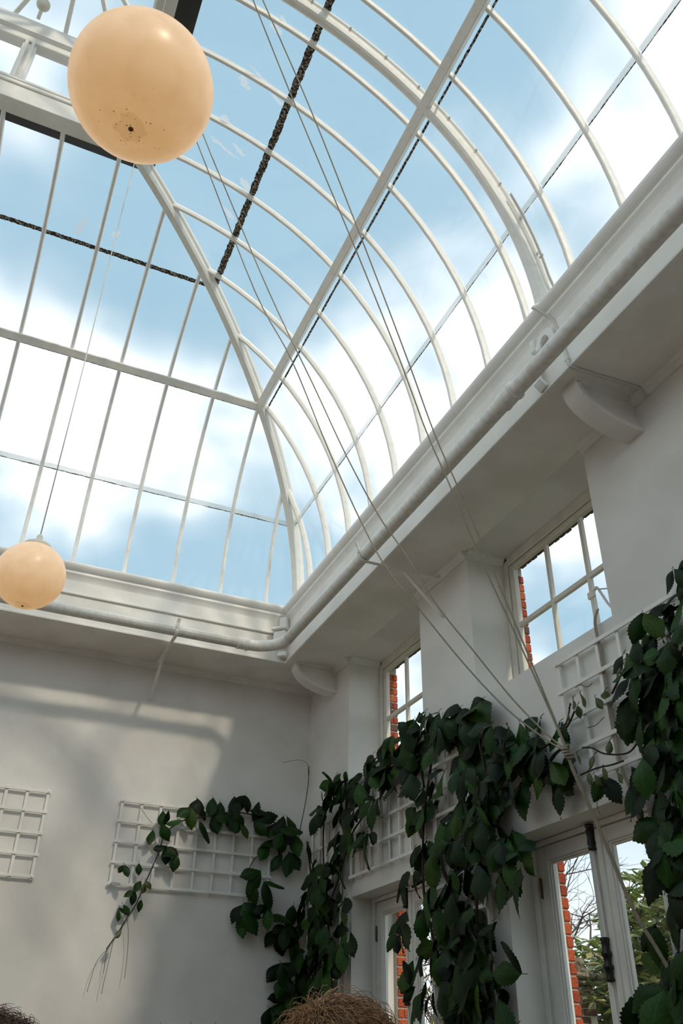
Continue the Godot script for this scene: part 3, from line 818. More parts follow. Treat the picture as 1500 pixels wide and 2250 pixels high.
func build_roof() -> void:
	var roof := structure("roof", "curved white-framed glass roof with hipped corners against a cloudy blue sky", "roof")
	var rows := row_angles()
	var mains := [5.165, 8.32]
	for side in 4:
		var stations := bar_stations(side)
		# glazing bars
		for s: float in stations:
			var room := minf(s - s_lo(side, 0.0), s_hi(side, 0.0) - s)
			var t_end := minf(room, T_RING)
			if t_end < 0.05:
				continue
			var a_end := ang_of_t(t_end)
			var path := []
			var ups := []
			var n := maxi(4, int(a_end / 0.075))
			for i in n + 1:
				var a := a_end * i / n
				path.append(rp(side, a, RR, s))
				ups.append(rn(side, a))
			var st := surf()
			sweep(st, PackedVector2Array([Vector2(-0.021, -0.012), Vector2(-0.021, -0.020), Vector2(-0.014, -0.046), Vector2(-0.008, -0.052), Vector2(0.008, -0.052), Vector2(0.014, -0.046), Vector2(0.021, -0.020), Vector2(0.021, -0.012), Vector2(0.008, 0.014), Vector2(-0.008, 0.014)]), path, ups)
			add("glazing_bar", st, M.iron, roof)
		# purlin half way up
		var ap: float = rows[2]
		var r_in := RR - 0.085
		var tp := TC - r_in * cos(ap)
		var st2 := surf()
		sweep(st2, PackedVector2Array([Vector2(-0.042, -0.034), Vector2(-0.034, -0.042), Vector2(0.034, -0.042), Vector2(0.042, -0.034), Vector2(0.042, 0.012), Vector2(0.024, 0.04), Vector2(-0.024, 0.04), Vector2(-0.042, 0.012)]), [rp(side, ap, r_in, s_lo(side, tp)), rp(side, ap, r_in, s_hi(side, tp))], [rn(side, ap)])
		add("purlin", st2, M.iron, roof)
		# panes, bay by bay and row by row, cut by the hips
		var bounds := [s_lo(side, -0.19)] + stations + [s_hi(side, -0.19)]
		for b in bounds.size() - 1:
			for r in 4:
				if side >= 2:
					if r > 0:
						continue
				var a0: float = rows[r]
				var a1: float = rows[r + 1] if side < 2 else rows[4]
				var st := surf(true)
				var some := false
				var n := 6 if side < 2 else 16
				for i in n:
					var p := a0 + (a1 - a0) * i / n
					var q := a0 + (a1 - a0) * (i + 1) / n
					var tp0 := TC - RR * cos(p)
					var tp1 := TC - RR * cos(q)
					var l0 := maxf(bounds[b], s_lo(side, tp0))
					var h0 := minf(bounds[b + 1], s_hi(side, tp0))
					var l1 := maxf(bounds[b], s_lo(side, tp1))
					var h1 := minf(bounds[b + 1], s_hi(side, tp1))
					if h0 <= l0:
						continue
					if h1 <= l1:
						var e := (l1 + h1) * 0.5
						e = clampf(e, l0, h0)
						tri(st, rp(side, p, RR, l0), rp(side, p, RR, h0), rp(side, q, RR, e), rn(side, p))
					else:
						quad(st, rp(side, p, RR, l0), rp(side, p, RR, h0), rp(side, q, RR, h1), rp(side, q, RR, l1), rn(side, p))
					some = true
				if some:
					add("pane", st, M.glass, roof)
		# overlaps of the panes, with the dirt that gathers in them
		if side < 2:
			for r: int in [1, 2, 3]:
				for b in bounds.size() - 1:
					var a: float = rows[r]
					var t := TC - RR * cos(a)
					var l := maxf(bounds[b] + 0.02, s_lo(side, t) + 0.03)
					var h := minf(bounds[b + 1] - 0.02, s_hi(side, t) - 0.03)
					if h - l < 0.03:
						continue
					lap(roof, side, a, l, h, r)
	# main ribs, one per bay of the wall
	for side: int in [0, 2]:
		for z: float in mains:
			var path := []
			var ups := []
			for i in 37:
				var a: float = rows[4] * i / 36
				path.append(rp(side, a, RR, z))
				ups.append(rn(side, a))
			var st := surf()
			sweep(st, PackedVector2Array([Vector2(-0.058, -0.012), Vector2(-0.058, -0.034), Vector2(-0.046, -0.050), Vector2(-0.043, -0.084), Vector2(-0.034, -0.112), Vector2(-0.018, -0.126), Vector2(0.018, -0.126), Vector2(0.034, -0.112), Vector2(0.043, -0.084), Vector2(0.046, -0.050), Vector2(0.058, -0.034), Vector2(0.058, -0.012), Vector2(0.02, 0.014), Vector2(-0.02, 0.014)]), path, ups)
			var rib := add("main_rib", st, M.iron, roof)
			if side == 0:
				var sb := surf()
				for i in 10:
					var a: float = 0.22 + i * 0.125
					for e: float in [-1.0, 1.0]:
						box(sb, rp(0, a, RR - 0.036, z + e * 0.064), Vector3(0.018, 0.018, 0.016), 0.004)
				var bolts := add("bolts", sb, M.iron, rib)
				bolts.set_meta("kind", "stuff")
	# hip ribs in the corners
	for c in 4:
		var path := []
		var ups := []
		for i in 33:
			var a: float = rows[4] * i / 32
			var t := TC - RR * cos(a)
			var sx := 0 if c % 2 == 0 else 2
			var p := sp(sx, t, YC + RR * sin(a), s_lo(0, t) if c < 2 else s_hi(0, t))
			path.append(p)
			var diag := (inward(sx) + (Vector3.BACK if c < 2 else Vector3.FORWARD)).normalized()
			ups.append((diag * -cos(a) + Vector3.UP * sin(a) * 1.2).normalized())
		var st := surf()
		sweep(st, PackedVector2Array([Vector2(-0.07, 0.0), Vector2(-0.066, -0.03), Vector2(-0.05, -0.052), Vector2(-0.046, -0.09), Vector2(-0.03, -0.12), Vector2(0.03, -0.12), Vector2(0.046, -0.09), Vector2(0.05, -0.052), Vector2(0.066, -0.03), Vector2(0.07, 0.0), Vector2(0.03, 0.02), Vector2(-0.03, 0.02)]), path, ups)
		add("hip_rib", st, M.iron, roof)
	# chalky smears left on the top row
	for k in 16:
		var side := 0 if k < 13 else 1
		var z := rng.randf_range(2.6, 5.0) if side == 0 else rng.randf_range(-3.6, -2.6)
		var a := rows[3] as float + rng.randf_range(0.02, 0.16)
		var st := surf()
		var ring := []
		var len_ := rng.randf_range(0.04, 0.16)
		var wid := rng.randf_range(0.015, 0.05)
		for i in 18:
			var g := TAU * i / 18.0
			var rad := rng.randf_range(0.45, 1.2)
			ring.append(rp(side, a + cos(g) * len_ * rad / RR, RR - 0.003, z + sin(g) * wid * rad + cos(g) * 0.03))
		var mid := rp(side, a, RR - 0.003, z)
		for i in 18:
			tri(st, mid, ring[i], ring[(i + 1) % 18], -rn(side, a))
		add("chalk_smear", st, M.smear, roof)

func lap(roof: Node3D, side: int, a: float, l: float, h: float, row: int) -> void:
	if row != 2:
		# the strip where two panes overlap
		var wdt := 0.026 if row == 1 else 0.016
		var st := surf()
		var p := [rp(side, a - wdt / RR, RR + 0.004, l), rp(side, a - wdt / RR, RR + 0.004, h), rp(side, a + wdt / RR, RR + 0.004, h), rp(side, a + wdt / RR, RR + 0.004, l)]
		var q := [rp(side, a - wdt / RR, RR + 0.009, l), rp(side, a - wdt / RR, RR + 0.009, h), rp(side, a + wdt / RR, RR + 0.009, h), rp(side, a + wdt / RR, RR + 0.009, l)]
		quad(st, p[0], p[1], p[2], p[3], -rn(side, a))
		quad(st, q[0], q[1], q[2], q[3], rn(side, a))
		add("glass_overlap", st, M.lap, roof)
	# ragged moss and grime along the lower edge
	var st3 := surf()
	var n := int((h - l) / 0.012)
	var base := a - (0.030 if row == 1 else (0.046 if row == 2 else 0.0)) / RR
	var wmax := 0.007 if row == 1 else (0.012 if row == 2 else 0.036)
	if side == 1 and row == 3:
		wmax = 0.024
	var w0 := []
	var w1 := []
	var k0 := 0.7
	var k1 := 0.7
	for i in n + 1:
		k0 = clampf(k0 + rng.randf_range(-0.22, 0.22), 0.15 if row == 1 else 0.8, 1.0)
		k1 = clampf(k1 + rng.randf_range(-0.22, 0.22), 0.15 if row == 1 else 0.8, 1.0)
		w0.append(wmax * k0)
		w1.append(wmax * k1)
	for i in n:
		var s0 := l + (h - l) * i / n
		var s1 := l + (h - l) * (i + 1) / n
		var a0 := rp(side, base - w0[i] / RR, RR - 0.002, s0)
		var b0 := rp(side, base - w0[i + 1] / RR, RR - 0.002, s1)
		var a1 := rp(side, base + w1[i] / RR, RR - 0.002, s0)
		var b1 := rp(side, base + w1[i + 1] / RR, RR - 0.002, s1)
		var am := rp(side, base, RR - 0.002 - 0.3 * w0[i], s0)
		var bm := rp(side, base, RR - 0.002 - 0.3 * w0[i + 1], s1)
		var o := -rn(side, a)
		quad(st3, a0, b0, bm, am, o)
		quad(st3, am, bm, b1, a1, o)
		quad(st3, a0, b0, b1, a1, -o)
	add("moss_line", st3, M.moss, roof)

# ---------------------------------------------------------------- lantern on top of the roof
func build_lantern() -> void:
	var la := structure("window_1", "raised white lantern with upright panes at the top of the roof", "lantern")
	for side in 4:
		# ring beam, its moulding, the lead apron outside
		var st := surf()
		mitred(st, PackedVector2Array([Vector2(2.65, 8.17), Vector2(2.80, 8.17), Vector2(2.805, 8.175), Vector2(2.805, 8.37), Vector2(2.65, 8.40)]), side)
		add("ring_beam", st, M.wood, la)
		st = surf()
		mitred(st, PackedVector2Array([Vector2(2.70, 8.372), Vector2(2.815, 8.372), Vector2(2.822, 8.38), Vector2(2.822, 8.40), Vector2(2.812, 8.41), Vector2(2.812, 8.425), Vector2(2.822, 8.432), Vector2(2.822, 8.445), Vector2(2.80, 8.455), Vector2(2.80, 8.49), Vector2(2.70, 8.49)]), side)
		add("sill_moulding", st, M.wood, la)
		st = surf()
		mitred(st, PackedVector2Array([Vector2(2.475, 8.295), Vector2(2.66, 8.305), Vector2(2.66, 8.40), Vector2(2.62, 8.40), Vector2(2.475, 8.315)]), side)
		add("lead_apron", st, M.lead, la)
		st = surf()
		mitred(st, PackedVector2Array([Vector2(2.70, 9.08), Vector2(2.80, 9.08), Vector2(2.805, 9.09), Vector2(2.805, 9.16), Vector2(2.84, 9.18), Vector2(2.84, 9.36), Vector2(2.70, 9.36)]), side)
		add("head_beam", st, M.wood, la)
		# posts and panes
		var lo := s_lo(side, 2.80)
		var hi := s_hi(side, 2.80)
		var n := int(round((hi - lo) / 0.95))
		var base := lo
		var step := (hi - lo) / n
		if side == 1:
			base = -4.335 + 0.55
		for k in n + 1:
			var s := lo + step * k
			if side == 1:
				s = [lo + 0.05, -4.33, hi - 0.05][mini(k, 2)]
			var sp_ := surf()
			for part_i: Array in [[0.0, 0.12, 2.745, 0.07], [-0.028, 0.03, 2.79, 0.03], [0.028, 0.03, 2.79, 0.03]]:
				var c := sp(side, part_i[2], 8.79, s + part_i[0])
				var sz := Vector3(part_i[3], 0.60, part_i[1]) if side % 2 == 0 else Vector3(part_i[1], 0.60, part_i[3])
				box(sp_, c, sz, 0.004)
			add("post", sp_, M.wood, la)
		st = surf()
		quad(st, sp(side, 2.74, 8.49, s_lo(side, 2.74)), sp(side, 2.74, 8.49, s_hi(side, 2.74)), sp(side, 2.74, 9.08, s_hi(side, 2.74)), sp(side, 2.74, 9.08, s_lo(side, 2.74)), inward(side))
		add("pane", st, M.glass, la)
	# little pitched glass roof: ridge along the room
	var ridge_y := 9.95
	var zr0 := Z0 + 2.75 + 0.75
	var zr1 := 2.0 * ZC - zr0
	var str_ := surf()
	box(str_, Vector3(XC, ridge_y - 0.04, ZC), Vector3(0.07, 0.12, zr1 - zr0), 0.006)
	add("ridge", str_, M.iron, la)
	for side: int in [0, 2]:
		var z := Z0 + 2.75 + 0.25
		while z < 2.0 * ZC - Z0 - 3.0:
			var top_z := clampf(z, zr0, zr1)
			var st := surf()
			sweep(st, rect(0.04, -0.05, 0.0), [sp(side, 2.72, 9.36, z), Vector3(XC, ridge_y, top_z)], [Vector3.UP])
			add("rafter", st, M.iron, la)
			z += 0.5
		var sg := surf()
		quad(sg, sp(side, 2.70, 9.365, s_lo(0, 2.70)), sp(side, 2.70, 9.365, s_hi(0, 2.70)), Vector3(XC, ridge_y + 0.003, zr1), Vector3(XC, ridge_y + 0.003, zr0), Vector3.UP)
		add("roof_pane", sg, M.glass, la)
	for side: int in [1, 3]:
		for x: float in [-4.6, -4.08, -3.56]:
			var st := surf()
			sweep(st, rect(0.04, -0.05, 0.0), [sp(side, 2.72, 9.36, x), Vector3(XC + (x - XC) * 0.05, ridge_y, zr0 if side == 1 else zr1)], [Vector3.UP])
			add("rafter", st, M.iron, la)
		var sg := surf()
		tri(sg, sp(side, 2.70, 9.365, s_lo(1, 2.70)), sp(side, 2.70, 9.365, s_hi(1, 2.70)), Vector3(XC, ridge_y + 0.003, zr0 if side == 1 else zr1), Vector3.UP)
		add("roof_pane", sg, M.glass, la)

# ---------------------------------------------------------------- windows and doors
func bar_box(called: String, lo: Vector3, hi: Vector3, m: Material, parent: Node, ch := 0.005) -> MeshInstance3D:
	var st := surf()
	box(st, (lo + hi) * 0.5, hi - lo, ch)
	return add(called, st, m, parent)

func build_openings() -> void:
	var wl := ["small-paned upper window near the room corner, vine across its foot", "small-paned upper window with blue sky, a cord hooked to it", "upper window outside the picture, beyond the wide pier", "upper window outside the picture, beside the viewer"]
	var zs := [[1.03, 2.52], [3.335, 4.84], [6.35, 7.85], [8.65, 10.15]]
	for i in 4:
		var z0: float = zs[i][0]
		var z1: float = zs[i][1]
		var y0 := 3.465
		var y1 := 4.69
		var w := structure("window_%d" % (i + 2), wl[i], "window")
		var x := 0.335
		# outer frame
		bar_box("frame", Vector3(x, y0, z0), Vector3(x + 0.062, y1, z0 + 0.062), M.cream, w)
		bar_box("frame", Vector3(x, y0, z1 - 0.062), Vector3(x + 0.062, y1, z1), M.cream, w)
		bar_box("frame", Vector3(x, y1 - 0.055, z0 + 0.062), Vector3(x + 0.062, SOFFIT, z1 - 0.062), M.cream, w)
		bar_box("window_sill", Vector3(x - 0.02, y0 - 0.01, z0 + 0.062), Vector3(x + 0.062, y0 + 0.05, z1 - 0.062), M.cream, w)
		# sash
		var a := z0 + 0.066
		var b := z1 - 0.066
		var s0 := y0 + 0.055
		var s1 := y1 - 0.06
		var sx := x + 0.012
		bar_box("stile", Vector3(sx, s0, a), Vector3(sx + 0.045, s1, a + 0.06), M.cream, w)
		bar_box("stile", Vector3(sx, s0, b - 0.06), Vector3(sx + 0.045, s1, b), M.cream, w)
		bar_box("rail", Vector3(sx, s1 - 0.045, a + 0.06), Vector3(sx + 0.045, s1, b - 0.06), M.cream, w)
		bar_box("rail", Vector3(sx, s0, a + 0.06), Vector3(sx + 0.045, s0 + 0.06, b - 0.06), M.cream, w)
		var g0 := a + 0.06
		var g1 := b - 0.06
		var ym := 4.095
		for k: int in [1, 2]:
			var zc := g0 + (g1 - g0) * k / 3.0
			bar_box("glazing_bar", Vector3(sx + 0.004, s0 + 0.06, zc - 0.015), Vector3(sx + 0.041, s1 - 0.045, zc + 0.015), M.cream, w)
		bar_box("glazing_bar", Vector3(sx + 0.002, ym - 0.018, g0), Vector3(sx + 0.041, ym + 0.018, g1), M.cream, w)
		for c in 3:
			for r in 2:
				var za := g0 + (g1 - g0) * c / 3.0
				var zb := g0 + (g1 - g0) * (c + 1) / 3.0
				var ya := s0 + 0.06 if r == 0 else ym
				var yb := ym if r == 0 else s1 - 0.045
				var st := surf()
				quad(st, Vector3(sx + 0.03, ya, za), Vector3(sx + 0.03, ya, zb), Vector3(sx + 0.03, yb, zb), Vector3(sx + 0.03, yb, za), Vector3.LEFT)
				add("pane", st, M.wglass, w)
	# stay arm hooked on the second window
	var stay := thing("window_stay", "curved white metal stay hooked to the upper window beside the pier", "window stay", Vector3(0.33, 3.9, 4.38))
	var ss := surf(true)
	tube(ss, smooth_path([Vector3(0, 0.03, -0.03), Vector3(-0.02, 0.04, 0.03), Vector3(-0.05, -0.05, 0.10), Vector3(-0.08, -0.2, 0.2), Vector3(-0.1, -0.27, 0.32), Vector3(-0.1, -0.3, 0.45)]), 0.009)
	add("arm", ss, M.cable, stay)
	ss = surf()
	box(ss, Vector3(-0.01, 0.02, -0.04), Vector3(0.02, 0.05, 0.07), 0.004)
	add("catch", ss, M.cream, stay)
	ss = surf(true)
	tube(ss, [Vector3(-0.02, 0.03, 0.02), Vector3(-0.06, -0.06, 0.2), Vector3(-0.1, -0.18, 0.4)], 0.004)
	add("cord", ss, M.rope, stay)
	var dl := ["white French doors half hidden by hanging vine, nearer the corner", "white French doors with a magnolia outside, rope crossing in front", "white French doors outside the picture, beyond the wide pier", "white French doors outside the picture, beside the viewer"]
	var dz := [[1.135, 2.5], [3.51, 4.84], [6.5, 7.83], [8.8, 10.13]]
	for i in 4:
		french_door("door_%d" % (i + 1), dl[i], dz[i][0], dz[i][1])

func french_door(called: String, label: String, z0: float, z1: float) -> void:
	var d := structure(called, label, "door")
	var y1 := 2.457
	var x := 0.185
	bar_box("frame", Vector3(x, 0, z0), Vector3(x + 0.12, y1, z0 + 0.05), M.wood, d)
	bar_box("frame", Vector3(x + 0.02, 0, z0 + 0.05), Vector3(x + 0.12, y1 - 0.035, z0 + 0.082), M.wood, d, 0.012)
	bar_box("frame", Vector3(x, 0, z1 - 0.05), Vector3(x + 0.12, y1, z1), M.wood, d)
	bar_box("frame", Vector3(x + 0.02, 0, z1 - 0.082), Vector3(x + 0.12, y1 - 0.035, z1 - 0.05), M.wood, d, 0.012)
	bar_box("frame", Vector3(x, y1 - 0.035, z0 + 0.05), Vector3(x + 0.12, y1 - 0.002, z1 - 0.05), M.wood, d)
	var mid := (z0 + z1) * 0.5
	for k in 2:
		var a := z0 + 0.085 if k == 0 else mid + 0.003
		var b := mid - 0.003 if k == 0 else z1 - 0.085
		var leaf := Node3D.new()
		leaf.name = "leaf"
		d.add_child(leaf, true)
		var lx := 0.2
		var top := y1 - 0.04
		bar_box("stile", Vector3(lx, 0.01, a), Vector3(lx + 0.045, top, a + 0.085), M.wood, leaf)
		bar_box("stile", Vector3(lx, 0.01, b - 0.085), Vector3(lx + 0.045, top, b), M.wood, leaf)
		bar_box("rail", Vector3(lx, top - 0.085, a + 0.085), Vector3(lx + 0.045, top, b - 0.085), M.wood, leaf)
		bar_box("rail", Vector3(lx, 0.01, a + 0.085), Vector3(lx + 0.045, 0.32, b - 0.085), M.wood, leaf)
		# stepped beads round the glass
		var g0 := a + 0.085
		var g1 := b - 0.085
		var gt := top - 0.085
		for step: Array in [[0.0, 0.012, 0.01], [0.012, 0.022, 0.02]]:
			var e0: float = step[0]
			var e1: float = step[1]
			var dx: float = step[2]
			bar_box("bead", Vector3(lx + dx, 0.32, g0 + e0), Vector3(lx + 0.045, gt, g0 + e1), M.wood, leaf, 0.003)
			bar_box("bead", Vector3(lx + dx, 0.32, g1 - e1), Vector3(lx + 0.045, gt, g1 - e0), M.wood, leaf, 0.003)
			bar_box("bead", Vector3(lx + dx, gt - e1, g0 + e1), Vector3(lx + 0.045, gt - e0, g1 - e1), M.wood, leaf, 0.003)
		var st := surf()
		quad(st, Vector3(lx + 0.034, 0.32, g0), Vector3(lx + 0.034, 0.32, g1), Vector3(lx + 0.034, gt, g1), Vector3(lx + 0.034, gt, g0), Vector3.LEFT)
		add("pane", st, M.wglass, leaf)
		# hinges
		var hz := a - 0.002 if k == 0 else b + 0.002
		for hy: float in [2.18, 1.2, 0.3]:
			var sh := surf(true)
			lathe(sh, Vector3(lx - 0.006, hy, hz), [Vector2(0.0, -0.062), Vector2(0.006, -0.058), Vector2(0.008, -0.052), Vector2(0.009, 0.052), Vector2(0.006, 0.058), Vector2(0.0, 0.062)], 10)
			add("hinge", sh, M.brass, leaf)
	# rounded cover strip over the meeting of the leaves, with its rod
	var sa := surf()
	sweep(sa, PackedVector2Array([Vector2(-0.024, 0.0), Vector2(0.024, 0.0), Vector2(0.022, 0.010), Vector2(0.012, 0.018), Vector2(-0.012, 0.018), Vector2(-0.022, 0.010)]), [Vector3(0.2, 0.02, mid + 0.02), Vector3(0.2, y1 - 0.045, mid + 0.02)], [Vector3.LEFT])
	add("cover_strip", sa, M.wood, d)
	var sr := surf(true)
	tube(sr, [Vector3(0.178, 0.1, mid - 0.018), Vector3(0.178, y1 - 0.03, mid - 0.018)], 0.008)
	add("bolt_rod", sr, M.wood, d)
	var sk := surf(true)
	var at := Vector3(0.172, y1 - 0.085, mid - 0.018)
	lathe(sk, at, [Vector2(0, -0.075), Vector2(0.022, -0.072), Vector2(0.024, -0.06), Vector2(0.018, -0.052), Vector2(0.024, -0.035), Vector2(0.02, -0.01), Vector2(0.022, 0.02), Vector2(0.028, 0.035), Vector2(0.02, 0.045), Vector2(0.027, 0.06), Vector2(0.027, 0.072), Vector2(0, 0.075)], 16)
	add("bolt_keep", sk, M.black, d)
	sk = surf(true)
	at = Vector3(0.165, 1.735, mid - 0.014)
	lathe(sk, at, [Vector2(0, -0.11), Vector2(0.022, -0.106), Vector2(0.026, -0.098), Vector2(0.02, -0.085), Vector2(0.022, -0.05), Vector2(0.03, -0.04), Vector2(0.03, -0.03), Vector2(0.018, -0.02), Vector2(0.022, 0.01), Vector2(0.03, 0.024), Vector2(0.03, 0.034), Vector2(0.02, 0.044), Vector2(0.022, 0.085), Vector2(0.027, 0.1), Vector2(0.022, 0.108), Vector2(0, 0.11)], 16)
	add("bolt_knob", sk, M.black, d)

# ---------------------------------------------------------------- pipes, brackets, corbels
func build_fittings() -> void:
	var y := 4.735
	var px := -0.712
	var pz := 0.85
	var pi_ := thing("heating_pipe", "fat white painted pipe running round under the glass roof eaves", "pipe")
	var r := 0.053
	var st := surf(true)
	tube(st, [Vector3(px, y, pz + 0.34), Vector3(px, y, 4.0), Vector3(px, y, 8.0), Vector3(px, y, 12.0)], r, 20)
	add("run", st, M.pipe, pi_)
	st = surf(true)
	tube(st, [Vector3(-8.0, y, pz), Vector3(-4.0, y, pz), Vector3(px - 0.34, y, pz)], r, 20)
	add("run", st, M.pipe, pi_)
	st = surf(true)
	var bend := [Vector3(px - 0.35, y, pz)]
	for i in 13:
		var a := PI * 0.5 * i / 12.0
		bend.append(Vector3(px - 0.30 + 0.30 * sin(a), y, pz + 0.30 - 0.30 * cos(a)))
	bend.append(Vector3(px, y, pz + 0.35))
	tube(st, bend, r + 0.003, 20)
	add("elbow", st, M.pipe, pi_)
	for c: Array in [[Vector3(px, y, 5.06), Vector3.BACK, 0.075], [Vector3(px - 0.37, y, pz), Vector3.RIGHT, 0.06]]:
		st = surf(true)
		var o: Vector3 = c[0]
		var dv: Vector3 = c[1]
		var hl: float = c[2]
		var sec := [[-hl, r], [-hl + 0.004, r + 0.009], [-hl + 0.018, r + 0.009], [-hl + 0.024, r + 0.006], [hl - 0.03, r + 0.006], [hl - 0.022, r + 0.013], [hl - 0.006, r + 0.013], [hl, r]]
		for k in sec.size() - 1:
			for j in 24:
				var q0 := ring_pt(o, dv, sec[k][0], sec[k][1], j)
				var q1 := ring_pt(o, dv, sec[k][0], sec[k][1], j + 1)
				var q2 := ring_pt(o, dv, sec[k + 1][0], sec[k + 1][1], j + 1)
				var q3 := ring_pt(o, dv, sec[k + 1][0], sec[k + 1][1], j)
				quad(st, q0, q1, q2, q3, q0 - (o + dv * float(sec[k][0])) + dv * (float(sec[k][1]) - float(sec[k + 1][1])))
		add("collar", st, M.pipe, pi_)
	# straps that carry the pipe
	strap("white iron strap bracket holding the pipe off the end wall", Vector3(-1.757, SOFFIT, 0), Vector3.BACK, pz)
	strap("white iron strap bracket hooked over the pipe on the window side", Vector3(0, SOFFIT, 2.925), Vector3.LEFT, -px)
	# curved corbels under the soffit
	corbel("curved white corbel in the room corner under the soffit", 0.575)
	corbel("curved white corbel on the pier beside the blue-sky window", 5.245)
	# thin conduit along the end fascia
	var cd := thing("conduit", "thin white conduit line along the end fascia above the pipe", "conduit", Vector3(-4.4, 5.035, Z0 + 0.012))
	st = surf(true)
	tube(st, [Vector3(-3.5, 0, 0), Vector3(0, 0.0, 0), Vector3(3.76, 0.0, 0)], 0.011, 10)
	add("conduit_pipe", st, M.wood, cd)
	# cable that comes down beside the main rib
	var cb := thing("cable", "twin white cable clipped down the rib and across the soffit", "cable")
	for e in 2:
		var o := 0.011 * e
		st = surf(true)
		var up := []
		for i in 6:
			var a := 0.42 - 0.07 * i
			up.append(rp(0, a, RR - 0.04, 5.25 + o))
		tube(st, smooth_path(up + [Vector3(X0 - 0.09, 5.345, 5.30 + o), Vector3(X0 - 0.095, 5.29, 5.32 + o), Vector3(X0 - 0.012, 5.19, 5.36 + o), Vector3(X0 - 0.010, 5.05, 5.385 + o), Vector3(X0 - 0.010, 4.85, 5.42 + o), Vector3(X0 - 0.018, 4.73, 5.44 + o), Vector3(X0 + 0.01, SOFFIT - 0.010, 5.45 + o), Vector3(-0.25, SOFFIT - 0.010, 5.46 + o), Vector3(-0.07, SOFFIT - 0.012, 5.47 + o), Vector3(-0.058, SOFFIT - 0.05, 5.475 + o), Vector3(-0.02, SOFFIT - 0.066, 5.48 + o)]), 0.006, 8)
		add("wire", st, M.cable, cb)
	for p: Vector3 in [Vector3(X0 - 0.016, 4.79, 5.435), rp(0, 0.2, RR - 0.044, 5.255)]:
		st = surf()
		box(st, p, Vector3(0.012, 0.014, 0.04), 0.002)
		add("clip", st, M.cable, cb)
	# cast shoes at the foot of the main rib and the hip
	var sh := thing("rib_shoe", "scrolled white iron shoe under the main rib behind the pipe", "bracket", Vector3(X0, 5.0, 5.165))
	st = surf()
	box(st, Vector3(-0.02, 0.13, 0), Vector3(0.04, 0.11, 0.05), 0.008)
	box(st, Vector3(-0.02, 0.0, 0), Vector3(0.045, 0.05, 0.26), 0.01)
	box(st, Vector3(-0.03, -0.03, 0), Vector3(0.06, 0.03, 0.22), 0.01)
	add("shoe_plate", st, M.iron, sh)
	st = surf()
	var scroll := []
	for i in 14:
		var a := i / 13.0 * PI * 1.4
		scroll.append(Vector3(-0.03, 0.05 + 0.09 * sin(a), 0.05 + 0.07 - 0.07 * cos(a)))
	sweep(st, rect(0.05, -0.008, 0.008, 0.003), scroll, [Vector3.LEFT])
	add("scroll", st, M.iron, sh)
	st = surf()
	sweep(st, rect(0.07, -0.012, 0.012, 0.003), [Vector3(-0.02, -0.05, 0), Vector3(-0.05, -0.12, 0.01), Vector3(-0.05, -0.2, 0.02), Vector3(-0.015, -0.25, 0.03)], [Vector3.LEFT])
	add("foot", st, M.iron, sh)
	var hs := thing("hip_shoe", "stepped white shoe in the fascia corner below the hip rib", "bracket", Vector3(X0, 5.0, Z0))
	var bas := Basis(Vector3.UP, PI * 0.25)
	for q: Array in [["shoe_block", Vector3(-0.06, -0.03, 0.06), Vector3(0.2, 0.12, 0.14)], ["shoe_cap", Vector3(-0.06, 0.05, 0.06), Vector3(0.25, 0.035, 0.18)], ["shoe_neck", Vector3(-0.045, 0.14, 0.045), Vector3(0.10, 0.16, 0.09)], ["shoe_foot", Vector3(-0.03, -0.2, 0.03), Vector3(0.13, 0.06, 0.1)]]:
		st = surf()
		box(st, q[1], q[2], 0.012, bas)
		add(q[0], st, M.iron, hs)

func ring_pt(o: Vector3, dv: Vector3, along: float, rad: float, j: int) -> Vector3:
	var side := dv.cross(Vector3.UP).normalized()
	var a := TAU * j / 24.0
	return o + dv * along + (side * cos(a) + Vector3.UP * sin(a)) * rad

func strap(label: String, at: Vector3, inn: Vector3, reach: float) -> void:
	var o := thing("pipe_bracket", label, "bracket", at, "iron pipe brackets")
	var st := surf()
	var along := inn.cross(Vector3.UP)
	var path := [inn * 0.0 + Vector3.UP * -0.045, inn * (reach - 0.12) + Vector3.UP * -0.045]
	# hook that cups the pipe from below and in front
	for i in 8:
		var a := -PI * 0.5 + i / 7.0 * PI * 0.62
		path.append(inn * (reach + 0.060 * cos(a) + 0.0) + Vector3.UP * (0.015 + 0.062 * sin(a)))
	path.append(inn * (reach + 0.065) + Vector3.UP * 0.075)
	path.append(inn * (reach + 0.085) + Vector3.UP * 0.11)
	sweep(st, rect(0.034, -0.004, 0.004, 0.002), path, [Vector3.UP] )
	add("arm", st, M.iron, o)
	st = surf()
	sweep(st, rect(0.034, -0.004, 0.004, 0.002), [inn * 0.0 + Vector3.UP * -0.40, inn * 0.03 + Vector3.UP * -0.385, inn * 0.36 + Vector3.UP * -0.055, inn * 0.42 + Vector3.UP * -0.05], [Vector3.UP])
	add("brace", st, M.iron, o)

